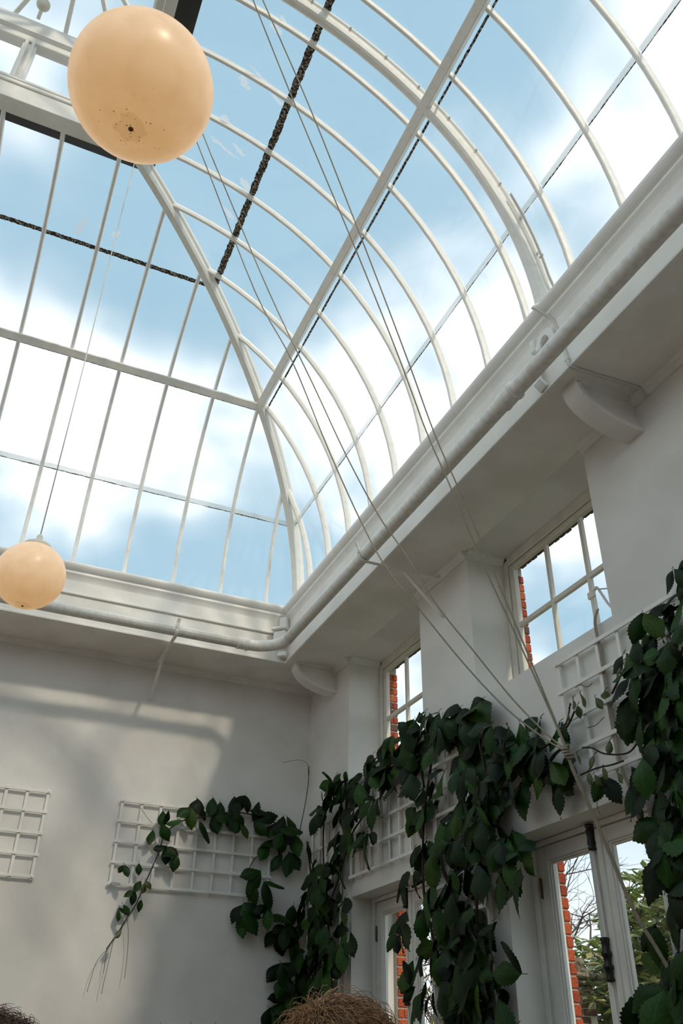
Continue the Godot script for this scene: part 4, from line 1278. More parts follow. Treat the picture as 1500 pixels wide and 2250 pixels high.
func corbel(label: String, z: float) -> void:
	var o := thing("corbel", label, "corbel", Vector3(0, SOFFIT, z), "curved corbels under the soffit")
	var poly := PackedVector2Array([Vector2(0, 0), Vector2(-0.455, 0), Vector2(-0.455, -0.028)])
	for i in range(1, 15):
		var a := i / 14.0 * PI * 0.5
		poly.append(Vector2(-0.455 + 0.44 * (1.0 - cos(a)) , -0.028 - 0.235 * sin(a)))
	poly.append(Vector2(0, -0.265))
	var inner := PackedVector2Array([Vector2(0, 0), Vector2(-0.44, 0), Vector2(-0.435, -0.03)])
	for i in range(1, 13):
		var a := i / 12.0 * PI * 0.5
		inner.append(Vector2(-0.435 + 0.42 * (1.0 - cos(a)), -0.03 - 0.21 * sin(a)))
	inner.append(Vector2(0, -0.24))
	# solid web, thinner than the curved flange round it
	for e: Array in [["web", inner, 0.03, 0.11], ["flange", poly, 0.0, 0.0]]:
		var st := surf()
		if e[0] == "web":
			extrude_z(st, e[1], e[2], e[3])
		else:
			# flange: band between outer and inner outline, full width
			var n := 16
			for i in n:
				var a0 := i / float(n) * PI * 0.5
				var a1 := (i + 1) / float(n) * PI * 0.5
				var p0 := Vector3(-0.455 + 0.455 * (1.0 - cos(a0)), -0.02 - 0.245 * sin(a0), 0)
				var p1 := Vector3(-0.455 + 0.455 * (1.0 - cos(a1)), -0.02 - 0.245 * sin(a1), 0)
				var q0 := p0 + Vector3(0.032 * cos(a0), 0.032 * sin(a0), 0)
				var q1 := p1 + Vector3(0.032 * cos(a1), 0.032 * sin(a1), 0)
				var w := Vector3(0, 0, 0.14)
				quad(st, p0, p1, p1 + w, p0 + w, Vector3(-cos(a0), -sin(a0), 0))
				quad(st, q0, q1, q1 + w, q0 + w, Vector3(cos(a0), sin(a0), 0))
				quad(st, p0, p1, q1, q0, Vector3.FORWARD)
				quad(st, p0 + w, p1 + w, q1 + w, q0 + w, Vector3.BACK)
			box(st, Vector3(-0.23, -0.012, 0.07), Vector3(0.45, 0.024, 0.14), 0.0)
		add(e[0], st, M.wood, o)

func extrude_z(st: SurfaceTool, poly: PackedVector2Array, z0: float, z1: float) -> void:
	var sgn := 1.0 if area(poly) > 0.0 else -1.0
	for k in poly.size():
		var a := poly[k]
		var b := poly[(k + 1) % poly.size()]
		var od := Vector3(b.y - a.y, a.x - b.x, 0) * sgn
		quad(st, Vector3(a.x, a.y, z0), Vector3(b.x, b.y, z0), Vector3(b.x, b.y, z1), Vector3(a.x, a.y, z1), od)
	var idx := Geometry2D.triangulate_polygon(poly)
	for k in range(0, idx.size(), 3):
		for e: float in [z0, z1]:
			tri(st, Vector3(poly[idx[k]].x, poly[idx[k]].y, e), Vector3(poly[idx[k + 1]].x, poly[idx[k + 1]].y, e), Vector3(poly[idx[k + 2]].x, poly[idx[k + 2]].y, e), Vector3.BACK if e == z1 else Vector3.FORWARD)

# ---------------------------------------------------------------- trellis
# at: lower corner on the wall; along: direction of the long slats; out: away from the wall
func trellis(label: String, at: Vector3, along: Vector3, out: Vector3, cols: int, rows: int, dx: float, dy: float, over := 0.025) -> void:
	var o := thing("trellis", label, "trellis", at, "white wall trellises")
	var b := Basis(along, Vector3.UP, along.cross(Vector3.UP))
	var w := (cols - 1) * dx + 2.0 * over
	var h := (rows - 1) * dy + 2.0 * over
	var sh := surf()
	box(sh, Vector3.ZERO, Vector3(w, 0.026, 0.011), 0.002, b)
	var hm := commit(sh)
	var sv := surf()
	box(sv, Vector3.ZERO, Vector3(0.026, h, 0.011), 0.002, b)
	var vm := commit(sv)
	for c in cols:
		part("upright", vm, M.wood, o, along * (over + c * dx) + Vector3.UP * (h * 0.5) + out * 0.028)
	for r in rows:
		part("slat", hm, M.wood, o, along * (w * 0.5) + Vector3.UP * (over + r * dy + rng.randf_range(-0.003, 0.003)) + out * 0.040)
	for q: Vector2 in [Vector2(over, over), Vector2(w - over, over), Vector2(over, h - over), Vector2(w - over, h - over)]:
		var st := surf(true)
		tube(st, [along * q.x + Vector3.UP * q.y, along * q.x + Vector3.UP * q.y + out * 0.048], 0.008, 8)
		add("peg", st, M.wood, o)

func build_trellises() -> void:
	trellis("white lattice panel on the end wall, vine trailing over it", Vector3(-1.90, 2.555, 0), Vector3.RIGHT, Vector3.BACK, 9, 5, 0.186, 0.181)
	trellis("bare white lattice panel on the end wall, cut by the picture edge", Vector3(-4.03, 2.55, 0), Vector3.RIGHT, Vector3.BACK, 9, 5, 0.1815, 0.181)
	trellis("white lattice panel above the French doors nearer the corner", Vector3(0, 2.58, 1.155), Vector3.BACK, Vector3.LEFT, 9, 5, 0.186, 0.181)
	trellis("white lattice panel mostly covered by vine, left of the hanging ropes", Vector3(0, 2.575, 2.66), Vector3.BACK, Vector3.LEFT, 5, 5, 0.186, 0.181)
	trellis("white lattice panel under the blue-sky window, tendrils on it", Vector3(0, 2.585, 4.30), Vector3.BACK, Vector3.LEFT, 9, 5, 0.186, 0.185)
	trellis("tall narrow white lattice in the room corner behind vine", Vector3(0, 0.35, 0.22), Vector3.BACK, Vector3.LEFT, 5, 16, 0.178, 0.186)
	trellis("tall narrow white lattice between the two French doors", Vector3(0, 0.35, 2.55), Vector3.BACK, Vector3.LEFT, 5, 11, 0.186, 0.192)
	trellis("tall narrow white lattice beyond the magnolia-view doors", Vector3(0, 0.35, 4.96), Vector3.BACK, Vector3.LEFT, 5, 11, 0.186, 0.192)

# ---------------------------------------------------------------- lamps
func globe_lamp(label: String, at: Vector3, r: float, top: float) -> void:
	var o := thing("globe_pendant", label, "pendant lamp", at, "cream globe pendants")
	var rows := []
	for i in 41:
		var a := -PI * 0.5 + PI * 0.955 * i / 40.0
		rows.append(Vector2(r * cos(a), r * sin(a)))
	var st := surf(true)
	lathe(st, Vector3.ZERO, rows, 56)
	add("globe", st, M.opal, o)
	var ry: float = rows[-1].y
	var rx: float = rows[-1].x
	st = surf(true)
	lathe(st, Vector3.ZERO, [Vector2(rx + 0.05, ry - 0.016), Vector2(rx + 0.056, ry - 0.008), Vector2(rx + 0.052, ry + 0.006), Vector2(rx, ry + 0.02), Vector2(0.02, ry + 0.028), Vector2(0.018, ry + 0.07), Vector2(0.008, ry + 0.085), Vector2(0.0, ry + 0.086)], 32)
	add("gallery", st, M.cream, o)
	st = surf(true)
	tube(st, [Vector3(0, ry + 0.08, 0), Vector3(0.003, ry + 0.12 + 0.3 * (top - at.y), 0.004), Vector3(-0.002, 0.7 * (top - at.y), -0.003), Vector3(0, top - at.y, 0)], 0.004, 8)
	add("cord", st, M.cable, o)
	# a lit bulb inside
	var bulb := surf(true)
	lathe(bulb, Vector3(0, 0.02, 0), [Vector2(0, -0.045), Vector2(0.02, -0.04), Vector2(0.03, -0.02), Vector2(0.032, 0.0), Vector2(0.024, 0.025), Vector2(0.014, 0.045), Vector2(0.013, 0.08), Vector2(0, 0.082)], 16)
	add("bulb", bulb, M.bulb, o)
	var li := OmniLight3D.new()
	li.name = "bulb_light"
	li.light_color = Color(1.0, 0.9, 0.75)
	li.light_energy = LAMP
	li.light_size = 0.03
	li.omni_range = 20.0
	li.omni_attenuation = 2.0
	li.shadow_enabled = true
	li.position = Vector3(0, 0.02, 0)
	o.add_child(li)
	# brown bloom and specks of grime round the lowest point
	st = surf(true)
	var gr := []
	for i in 26:
		var a := TAU * i / 26.0
		var q := 0.17 + 0.10 * rng.randf()
		gr.append(Vector3(cos(a) * sin(q), -cos(q), sin(a) * sin(q)) * (r + 0.0006))
	for i in 26:
		for e in 4:
			var f0 := e / 4.0
			var f1 := (e + 1) / 4.0
			var low := Vector3(0, -r - 0.0006, 0)
			var p0 := low.lerp(gr[i], f0).normalized() * (r + 0.0006)
			var p1 := low.lerp(gr[(i + 1) % 26], f0).normalized() * (r + 0.0006)
			var p2 := low.lerp(gr[(i + 1) % 26], f1).normalized() * (r + 0.0006)
			var p3 := low.lerp(gr[i], f1).normalized() * (r + 0.0006)
			if e > 0:
				tri(st, p0, p1, p2, p0)
			tri(st, p0, p2, p3, p0)
	add("grime", st, M.bloom, o)
	st = surf()
	for i in 34:
		var q := absf(rng.randfn()) * 0.3 + 0.05
		var a := rng.randf() * TAU
		var c := Vector3(cos(a) * sin(q), -cos(q), sin(a) * sin(q))
		var u := cross_dir(c)
		var v := c.cross(u)
		var sz := rng.randf_range(0.0006, 0.0018)
		for k in 5:
			var a0 := TAU * k / 5.0
			var a1 := TAU * (k + 1) / 5.0
			tri(st, c * (r + 0.001), c * (r + 0.001) + (u * cos(a0) + v * sin(a0)) * sz, c * (r + 0.001) + (u * cos(a1) + v * sin(a1)) * sz * 1.3, c)
	var sk := add("specks", st, M.stain, o)
	sk.set_meta("kind", "stuff")
	# small drain hole with grime at the lowest point
	st = surf(true)
	lathe(st, Vector3(0, -r - 0.001, 0), [Vector2(0, -0.004), Vector2(0.005, -0.003), Vector2(0.007, 0.0), Vector2(0.007, 0.004)], 12)
	add("drain_plug", st, M.stain, o)

func build_lamps() -> void:
	globe_lamp("large cream glass globe hanging close overhead", Vector3(-3.243, 3.50, 6.86), 0.2, 8.17)
	globe_lamp("cream glass globe hanging further off by the end wall", Vector3(-3.192, 3.60, 3.6), 0.2, 8.17)
	# pulley on the lantern post
	var p := thing("pulley", "cream round pulley block fixed to the lantern post", "pulley", Vector3(-4.33, 9.39, Z0 + 2.88))
	p.rotation_degrees = Vector3(38, 10, 0)
	var st := surf(true)
	for seg: Array in [["wheel", [Vector2(0, -0.012), Vector2(0.05, -0.012), Vector2(0.062, -0.006), Vector2(0.062, 0.012), Vector2(0.054, 0.02), Vector2(0.0, 0.02)], Vector3(0, 0.1, 0.04)], ["hub", [Vector2(0.0, 0.018), Vector2(0.026, 0.018), Vector2(0.026, 0.032), Vector2(0.02, 0.036), Vector2(0, 0.036)], Vector3(0, 0.1, 0.04)]]:
		st = surf(true)
		lathe(st, Vector3.ZERO, seg[1], 28)
		var w := add(seg[0], st, M.cream, p)
		w.position = seg[2]
		w.rotation_degrees = Vector3(90, 0, 0)
	st = surf()
	box(st, Vector3(0, 0.015, 0.04), Vector3(0.034, 0.11, 0.03), 0.006)
	add("strap", st, M.cream, p)

# ---------------------------------------------------------------- ropes
func build_ropes() -> void:
	var names := [["ROPE_1", ROPE_1], ["ROPE_2", ROPE_2], ["ROPE_3", ROPE_3], ["ROPE_4", ROPE_4]]
	var tops := [Vector3(-3.175, 8.22, 5.25), Vector3(-3.175, 8.22, 5.29), Vector3(-3.175, 8.22, 3.98), Vector3(-3.175, 8.22, 4.01)]
	var labels := ["taut cream cord crossing the roof, left of the steeper pair", "taut cream cord crossing the roof, right of the steeper pair", "slack cream cord sagging past the pipe bracket, lower of its pair", "slack cream cord sagging past the pipe bracket, upper of its pair"]
	for i in 4:
		var pts: Array = [tops[i]] + names[i][1]
		var o := thing("roof_cord", labels[i], "cord", Vector3.ZERO, "cords that open the roof")
		var st := surf(true)
		tube(st, smooth_path(pts, 5), 0.0048, 7)
		add("cord_line", st, M.rope, o)
		var sp_ := surf(true)
		lathe(sp_, tops[i], [Vector2(0, -0.03), Vector2(0.016, -0.02), Vector2(0.02, 0.0), Vector2(0.012, 0.03), Vector2(0, 0.035)], 10)
		add("eye", sp_, M.cream, o)
	# the four cords are knotted into one bunch
	var k := thing("rope_bunch", "knotted bunch of cream cords running down past the French doors", "rope")
	var base: Array = ROPE_5
	var path := smooth_path(base, 6)
	for e in 4:
		var st := surf(true)
		var strand := []
		for i in path.size():
			var a := i * 0.55 + TAU * e / 4.0
			strand.append(path[i] + Vector3(cos(a) * 0.3, 0.2 * sin(a), sin(a)) * 0.0062)
		tube(st, strand, 0.0054, 7)
		add("strand", st, M.rope, k)
	var kn := surf(true)
	var c: Vector3 = base[0]
	var dirv := ((base[1] as Vector3) - c).normalized()
	var sd := dirv.cross(Vector3.UP).normalized()
	var ud := sd.cross(dirv).normalized()
	var coil := []
	for i in 60:
		var a := i * TAU / 14.0
		coil.append(c + dirv * (-0.03 + 0.0011 * i) + (sd * cos(a) + ud * sin(a)) * (0.015 + 0.006 * sin(i * 0.35)))
	tube(kn, coil, 0.0068, 7)
	add("knot", kn, M.rope, k)
	var wc := thing("hanging_rope", "thin cream rope hanging from the upper window behind the lattice", "rope")
	var st2 := surf(true)
	tube(st2, smooth_path(ROPE_6, 5), 0.007, 7)
	add("cord_line", st2, M.rope, wc)
	st2 = surf(true)
	var shifted := []
	for p: Vector3 in ROPE_6:
		shifted.append(p + Vector3(-0.004, 0.0, 0.014))
	tube(st2, smooth_path(shifted, 5), 0.005, 7)
	add("cord_line", st2, M.rope, wc)

# ---------------------------------------------------------------- garden outside
func cross_dir(d: Vector3) -> Vector3:
	return d.cross(Vector3.UP).normalized() if absf(d.y) < 0.95 else Vector3.RIGHT

# one pointed leaf of four triangles, folded along its midrib
func small_leaf(st: SurfaceTool, at: Vector3, dir: Vector3, nrm: Vector3, l: float, w: float) -> void:
	var side := dir.cross(nrm).normalized()
	var up := side.cross(dir).normalized()
	var mid := at + dir * l * 0.55
	var tip := at + dir * l - up * l * 0.12
	var a := mid + side * w * 0.5 - up * w * 0.16
	var b := mid - side * w * 0.5 - up * w * 0.16
	tri(st, at, a, mid, up)
	tri(st, a, tip, mid, up)
	tri(st, at, mid, b, up)
	tri(st, mid, tip, b, up)

func rand_dir() -> Vector3:
	var v := Vector3(rng.randfn(), rng.randfn(), rng.randfn())
	return v.normalized()

func limb(st: SurfaceTool, pts: Array, r0: float, r1: float, sides := 6) -> void:
	# tapered limb
	var n := pts.size()
	for i in n - 1:
		var a: Vector3 = pts[i]
		var b: Vector3 = pts[i + 1]
		var d := (b - a).normalized()
		var u := cross_dir(d)
		var v := d.cross(u)
		var ra := lerpf(r0, r1, float(i) / (n - 1))
		var rb := lerpf(r0, r1, float(i + 1) / (n - 1))
		for k in sides:
			var c0 := u * cos(TAU * k / sides) + v * sin(TAU * k / sides)
			var c1 := u * cos(TAU * (k + 1) / sides) + v * sin(TAU * (k + 1) / sides)
			quad(st, a + c0 * ra, a + c1 * ra, b + c1 * rb, b + c0 * rb, c0 + c1)

func branching(st: SurfaceTool, at: Vector3, dir: Vector3, l: float, r: float, depth: int, spread: float, tips: Array) -> void:
	var pts := [at]
	var d := dir
	var p := at
	for i in 4:
		d = (d + rand_dir() * 0.18).normalized()
		p = p + d * l / 4.0
		pts.append(p)
	limb(st, pts, r, r * 0.62, 5 if depth > 1 else 3)
	tips.append(p)
	if depth <= 0:
		return
	for k in 3:
		var nd := (d + rand_dir() * spread).normalized()
		branching(st, pts[2 + k % 3], nd, l * rng.randf_range(0.6, 0.8), r * 0.6, depth - 1, spread, tips)

func build_outside() -> void:
	var g := structure("ground", "grass lawn outside the French doors, below the picture", "lawn")
	var st := surf()
	box(st, Vector3(30.3, -0.2, 0), Vector3(59.4, 0.3, 90.0), 0.0)
	add("turf", st, M.grass, g)
	# brick gate pier with a moulded stone cap
	var c := Vector3(3.50, 0, -0.86)
	var pr := thing("gate_pier", "old brick garden pier with a moulded stone cap seen through the door", "pier", c)
	st = surf()
	box(st, Vector3(0, 0.955, 0), Vector3(0.57, 1.91, 0.57), 0.0)
	add("mortar_core", st, M.mortar, pr)
	st = surf()
	box(st, Vector3.ZERO, Vector3(0.19, 0.065, 0.06), 0.006)
	var bx := commit(st)
	st = surf()
	box(st, Vector3.ZERO, Vector3(0.06, 0.065, 0.19), 0.006)
	var bz := commit(st)
	for k in 15:
		var y := 0.83 + k * 0.075
		for j in 4:
			var o := -0.3 + j * 0.2 + (0.1 if k % 2 == 1 else 0.0)
			if o > 0.25:
				continue
			part("brick", bx, M.oldbricks[rng.randi() % 3], pr, Vector3(o, y, 0.265 + rng.randf_range(-0.003, 0.003)))
			part("brick", bz, M.oldbricks[rng.randi() % 3], pr, Vector3(-0.265 + rng.randf_range(-0.003, 0.003), y, o))
			part("brick", bz, M.oldbricks[rng.randi() % 3], pr, Vector3(0.265, y, o))
	for q: Array in [["cap_neck", 1.94, 0.62, 0.06], ["cap_frieze", 2.02, 0.58, 0.1], ["cap_cornice", 2.10, 0.68, 0.06], ["cap_cornice", 2.16, 0.78, 0.06], ["cap_block", 2.27, 0.5, 0.16]]:
		st = surf()
		box(st, Vector3(0, q[1], 0), Vector3(q[2], q[3], q[2]), 0.018)
		add(q[0], st, M.stone, pr)
	# magnolia: whorls of broad leaves at the twig ends
	var mg := thing("magnolia_tree", "broad-leaved magnolia filling the view through the French doors", "tree", Vector3(6.35, 0, -0.8))
	var sb := surf()
	var tips := []
	branching(sb, Vector3.ZERO, Vector3(0.0, 1, 0.05), 2.5, 0.1, 0, 0.3, tips)
	var crown := tips[0] as Vector3
	tips = []
	for k in 30:
		var d := Vector3(rng.randf_range(-1, 1), rng.randf_range(-0.6, 0.8), rng.randf_range(-1, 1)).normalized()
		branching(sb, crown - Vector3(0, rng.randf_range(0.0, 1.0), 0), d, 1.0, 0.035, 3, 0.75, tips)
	add("trunk", sb, M.bark, mg)
	var ms := [mat(Color(0.52, 0.55, 0.32), 0.4), mat(Color(0.4, 0.46, 0.26), 0.4), mat(Color(0.64, 0.58, 0.38), 0.6)]
	var sf := [surf(), surf(), surf()]
	for t: Vector3 in tips:
		for j in 8:
			var a := TAU * j / 7.0 + rng.randf()
			var d := (Vector3(cos(a), rng.randf_range(-0.5, 0.6), sin(a)) + Vector3(0, 0.1, 0)).normalized()
			small_leaf(sf[[0, 1, 2, 0, 1][rng.randi() % 5]], t, d, (Vector3.UP + rand_dir() * 0.5).normalized(), rng.randf_range(0.15, 0.24), rng.randf_range(0.055, 0.085))
	for k in 3:
		var m: StandardMaterial3D = ms[k]
		m.backlight_enabled = true
		m.backlight = Color(0.4, 0.45, 0.2)
		var o := add("foliage", sf[k], m, mg)
		o.set_meta("kind", "stuff")
	# bare tree, fine twigs against the sky
	var bt := thing("bare_tree", "leafless tree with fine twigs against white sky through the door", "tree", Vector3(7.6, 0, -6.3))
	sb = surf()
	tips = []
	branching(sb, Vector3.ZERO, Vector3(0, 1, 0), 2.6, 0.14, 0, 0.3, tips)
	crown = tips[0]
	for k in 11:
		var d := Vector3(rng.randf_range(-1, 1), rng.randf_range(0.2, 1.1), rng.randf_range(-1, 1)).normalized()
		branching(sb, crown - Vector3(0, rng.randf_range(0, 0.6), 0), d, 1.6, 0.035, 4, 0.7, tips)
	add("trunk", sb, M.bark, bt)
	# cedar: flat drooping sprays
	var ce := thing("cedar_tree", "dark feathery cedar rising behind the magnolia", "tree", Vector3(9.3, 0, -4.4))
	sb = surf()
	limb(sb, [Vector3.ZERO, Vector3(0.05, 2.5, 0), Vector3(0, 5.2, 0)], 0.16, 0.02, 8)
	var sn := surf()
	for k in 46:
		var y := 0.8 + 4.2 * k / 46.0
		var a := k * 2.4
		var l := lerpf(2.7, 0.4, k / 46.0) * rng.randf_range(0.8, 1.15)
		var pts := []
		for i in 6:
			var q := i / 5.0
			pts.append(Vector3(cos(a) * l * q, y + 0.18 * l * sin(q * 2.4) - 0.1 * q, sin(a) * l * q))
		limb(sb, pts, 0.03, 0.006, 4)
		for i in 60:
			var q := rng.randf_range(0.15, 1.0)
			var p: Vector3 = (pts[0] as Vector3).lerp(pts[5], q)
			p.y = y + 0.18 * l * sin(q * 2.4) - 0.1 * q
			var d := (Vector3(cos(a + rng.randf_range(-1.2, 1.2)), rng.randf_range(-0.5, 0.15), sin(a + rng.randf_range(-1.2, 1.2)))).normalized()
			small_leaf(sn, p, d, Vector3.UP, rng.randf_range(0.14, 0.3), 0.035)
	add("trunk", sb, M.bark, ce)
	var nd := add("foliage", sn, mat(Color(0.25, 0.3, 0.2), 0.8), ce)
	nd.set_meta("kind", "stuff")
	# golden shrub beyond the nearer doors
	var gs := thing("golden_shrub", "tall shrub with yellowing leaves behind the nearer French doors", "shrub", Vector3(3.25, 0, -3.35))
	sb = surf()
	tips = []
	for k in 9:
		var d := Vector3(rng.randf_range(-0.4, 0.4), 1.0, rng.randf_range(-0.4, 0.4)).normalized()
		branching(sb, Vector3(rng.randf_range(-0.2, 0.2), 0, rng.randf_range(-0.2, 0.2)), d, 1.35, 0.03, 3, 0.5, tips)
	add("stems", sb, M.bark, gs)
	sn = surf()
	for t: Vector3 in tips:
		for j in 6:
			small_leaf(sn, t + rand_dir() * 0.1, rand_dir(), Vector3.UP, rng.randf_range(0.06, 0.11), 0.04)
	nd = add("foliage", sn, mat(Color(0.6, 0.5, 0.27), 0.8), gs)
	nd.set_meta("kind", "stuff")
	# clipped hedge that closes the garden
	var hd := thing("hedge", "loose green hedge closing the garden behind the trees", "hedge", Vector3(13.5, 0, -5.0))
	sn = surf()
	for k in 9000:
		var p := Vector3(rng.randf_range(-0.6, 0.6), rng.randf_range(0.0, 2.3) , rng.randf_range(-9.0, 7.0))
		p.y *= 0.85 + 0.15 * sin(p.z * 1.3)
		small_leaf(sn, p, rand_dir(), rand_dir(), rng.randf_range(0.12, 0.2), 0.09)
	nd = add("foliage", sn, mat(Color(0.3, 0.35, 0.2), 0.8), hd)
	nd.set_meta("kind", "stuff")

# ---------------------------------------------------------------- vine
func leaf_mesh(sd: int) -> ArrayMesh:
	var r := RandomNumberGenerator.new()
	r.seed = sd * 77 + 5
	var n := 20
	var cols := [-1.0, -0.5, 0.0, 0.5, 1.0]
	var grid := []
	var bend := r.randf_range(0.1, 0.75)
	var twist := r.randf_range(-0.35, 0.35)
	var wide := r.randf_range(0.22, 0.285)
	var ph := r.randf() * TAU
	for i in n + 1:
		var v := float(i) / n
		var w := wide * 1.08 * pow(sin(PI * pow(clampf(v * 0.99 + 0.006, 0.0, 1.0), 1.12)), 0.82) * (1.0 - 0.55 * pow(clampf((v - 0.72) / 0.28, 0.0, 1.0), 1.5) * (1.0 - 0.3 * v))
		var row := []
		for c: float in cols:
			var e := w
			if absf(c) > 0.9:
				e *= 1.0 + (0.12 if i % 2 == 1 else -0.05) + r.randf_range(-0.03, 0.03)
			var x := c * e
			var y := v - 0.5 + (0.02 if absf(c) > 0.9 and i % 2 == 1 else 0.0)
			var z := -absf(c) * e * 0.28 - bend * (v - 0.35) * (v - 0.35) + 0.035 * sin(v * 7.0 + ph) * c + twist * x * (v - 0.4)
			row.append(Vector3(x, y, z))
		grid.append(row)
	var st := SurfaceTool.new()
	st.begin(Mesh.PRIMITIVE_TRIANGLES)
	st.set_smooth_group(0)
	for i in n:
		for k in 4:
			var id := [[i, k], [i, k + 1], [i + 1, k + 1], [i, k], [i + 1, k + 1], [i + 1, k]]
			for q: Array in id:
				st.set_uv(Vector2((cols[q[1]] + 1.0) * 0.5, float(q[0]) / n))
				st.add_vertex(grid[q[0]][q[1]])
	st.generate_normals()
	return st.commit()

var leaf_kinds := []

func put_leaf(o: Node3D, base: Vector3, dir: Vector3, nrm: Vector3, size: float, m: Material) -> void:
	var y := dir.normalized()
	var x := y.cross(nrm).normalized()
	var z := x.cross(y).normalized()
	# keep the blade clear of both walls
	var ends := [base, base + y * size]
	var push := Vector3.ZERO
	for e: Vector3 in ends:
		push.x = minf(push.x, -0.06 - e.x)
		push.z = maxf(push.z, 0.06 - e.z)
	base += push
	var l := part("leaf", leaf_kinds[rng.randi() % leaf_kinds.size()], m, o)
	l.transform = Transform3D(Basis(x * size, y * size, z * size), base + y * size * 0.5)

func vine(label: String, data: PackedFloat32Array, stems: Array, tendrils: Array, second: float, third: float, girth := 0.008, rooted := 0) -> void:
	var o := thing("climbing_vine", label, "vine", Vector3.ZERO, "climbing vines")
	for s: Array in stems:
		var st := surf(true)
		var path := smooth_path(s, 5)
		tube(st, path, girth * rng.randf_range(0.75, 1.2), 7)
		add("stem", st, M.stem, o)
	for s: Array in tendrils:
		var st := surf(true)
		tube(st, smooth_path(s, 6), 0.0022, 5)
		add("tendril", st, M.greenstem, o)
	# below the picture the main stem goes on down to the floor
	if rooted > 0:
		var top: Vector3 = stems[0][0]
		var foot := Vector3(minf(top.x, -0.12), 0.0, maxf(top.z, 0.12))
		var st := surf(true)
		tube(st, smooth_path([top, top.lerp(foot, 0.35) + Vector3(-0.02, 0, 0.03), top.lerp(foot, 0.7) + Vector3(-0.03, 0, -0.03), foot], 5), girth * 1.3, 8)
		add("stem", st, M.stem, o)
		for i in rooted:
			var h := rng.randf_range(0.25, 1.0)
			data.append_array(PackedFloat32Array([top.x - rng.randf_range(0.0, 0.14), top.y * h, top.z + rng.randf_range(-0.28, 0.28), rng.randf_range(0.13, 0.18)]))
	var pet := surf(true)
	for i in range(0, data.size(), 4):
		var p := Vector3(data[i], data[i + 1], data[i + 2])
		var size := data[i + 3] * 1.32
		# away from whichever wall is nearer
		var out := Vector3.LEFT if -p.x < p.z else Vector3.BACK
		var along := out.cross(Vector3.UP)
		var lean := rng.randf_range(-0.75, 0.75)
		var dir := (Vector3.DOWN + along * lean + out * rng.randf_range(-0.05, 0.45)).normalized()
		if rng.randf() < 0.16:
			dir = (along * signf(lean) + Vector3.UP * rng.randf_range(-0.2, 0.35) + out * 0.3).normalized()
		var nrm := (out + Vector3.UP * rng.randf_range(-0.2, 1.0) + along * rng.randf_range(-0.9, 0.9)).normalized()
		var base := p - dir * size * 0.5
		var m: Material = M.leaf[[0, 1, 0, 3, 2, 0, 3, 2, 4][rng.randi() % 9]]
		if size < 0.1:
			m = M.leaftip
		put_leaf(o, base, dir, nrm, size, m)
		var stalk := base - dir * 0.025 - out * 0.02
		stalk.x = minf(stalk.x, -0.03)
		stalk.z = maxf(stalk.z, 0.03)
		tube(pet, [base, base.lerp(stalk, 0.5), stalk], 0.002, 5)
		if size < 0.1:
			continue
		var turn := 0.75 + rng.randf() * 0.5
		if rng.randf() < 0.5:
			turn = -turn
		if rng.randf() < second:
			put_leaf(o, base, (dir.rotated(out, turn) + out * rng.randf_range(-0.1, 0.3)).normalized(), (nrm + rand_dir() * 0.35).normalized(), size * rng.randf_range(0.75, 0.95), M.leaf[[0, 1, 3, 1][rng.randi() % 4]])  # second leaflets lean to the greens darkened for shade
		if rng.randf() < third:
			put_leaf(o, base - out * 0.03, (dir.rotated(out, -turn * 0.9) - out * rng.randf_range(-0.2, 0.2)).normalized(), (nrm + rand_dir() * 0.35).normalized(), size * rng.randf_range(0.7, 0.9), M.leaf[[1, 3, 1][rng.randi() % 3]])  # inner leaflets take only the darkest greens, shade put into the colour
	var pt := add("leaf_stalks", pet, M.stem, o)
	pt.set_meta("kind", "stuff")

func build_vines() -> void:
	for k in 9:
		leaf_kinds.append(leaf_mesh(k))
	vine("dark vine trailing along the end wall lattice, its tip hanging free", LEAF_BACK, STEM_BACK, TENDRIL_BACK, 0.35, 0.15, 0.005)
	vine("dense dark vine climbing the room corner", LEAF_CORNER, STEM_CORNER, [], 1.0, 0.95, 0.009, 24)
	vine("leafy vine arching over the nearer French doors toward the ropes", LEAF_ARCH, STEM_ARCH, [], 0.72, 0.42, 0.006)
	vine("heavy dark vine hanging between the two French doors", LEAF_PIER, STEM_PIER, [], 0.78, 0.5, 0.009, 22)
	vine("dark vine spreading in from the picture edge beside the magnolia-view doors", LEAF_SIDE, STEM_SIDE, TENDRIL_SIDE, 0.55, 0.32, 0.0055, 24)

# ---------------------------------------------------------------- people at the bottom edge
func capsule(p: Vector3, b: Array) -> float:
	var a: Vector3 = b[0]
	var c: Vector3 = b[1]
	var ab := c - a
	var t := clampf((p - a).dot(ab) / maxf(ab.length_squared(), 1e-6), 0.0, 1.0)
	return p.distance_to(a + ab * t) - lerpf(b[2], b[3], t)

func field(p: Vector3, bones: Array, k: float) -> float:
	var d := 10.0
	for b: Array in bones:
		var e := capsule(p, b)
		var h := clampf(0.5 + 0.5 * (e - d) / k, 0.0, 1.0)
		d = lerpf(e, d, h) - k * h * (1.0 - h)
	return d

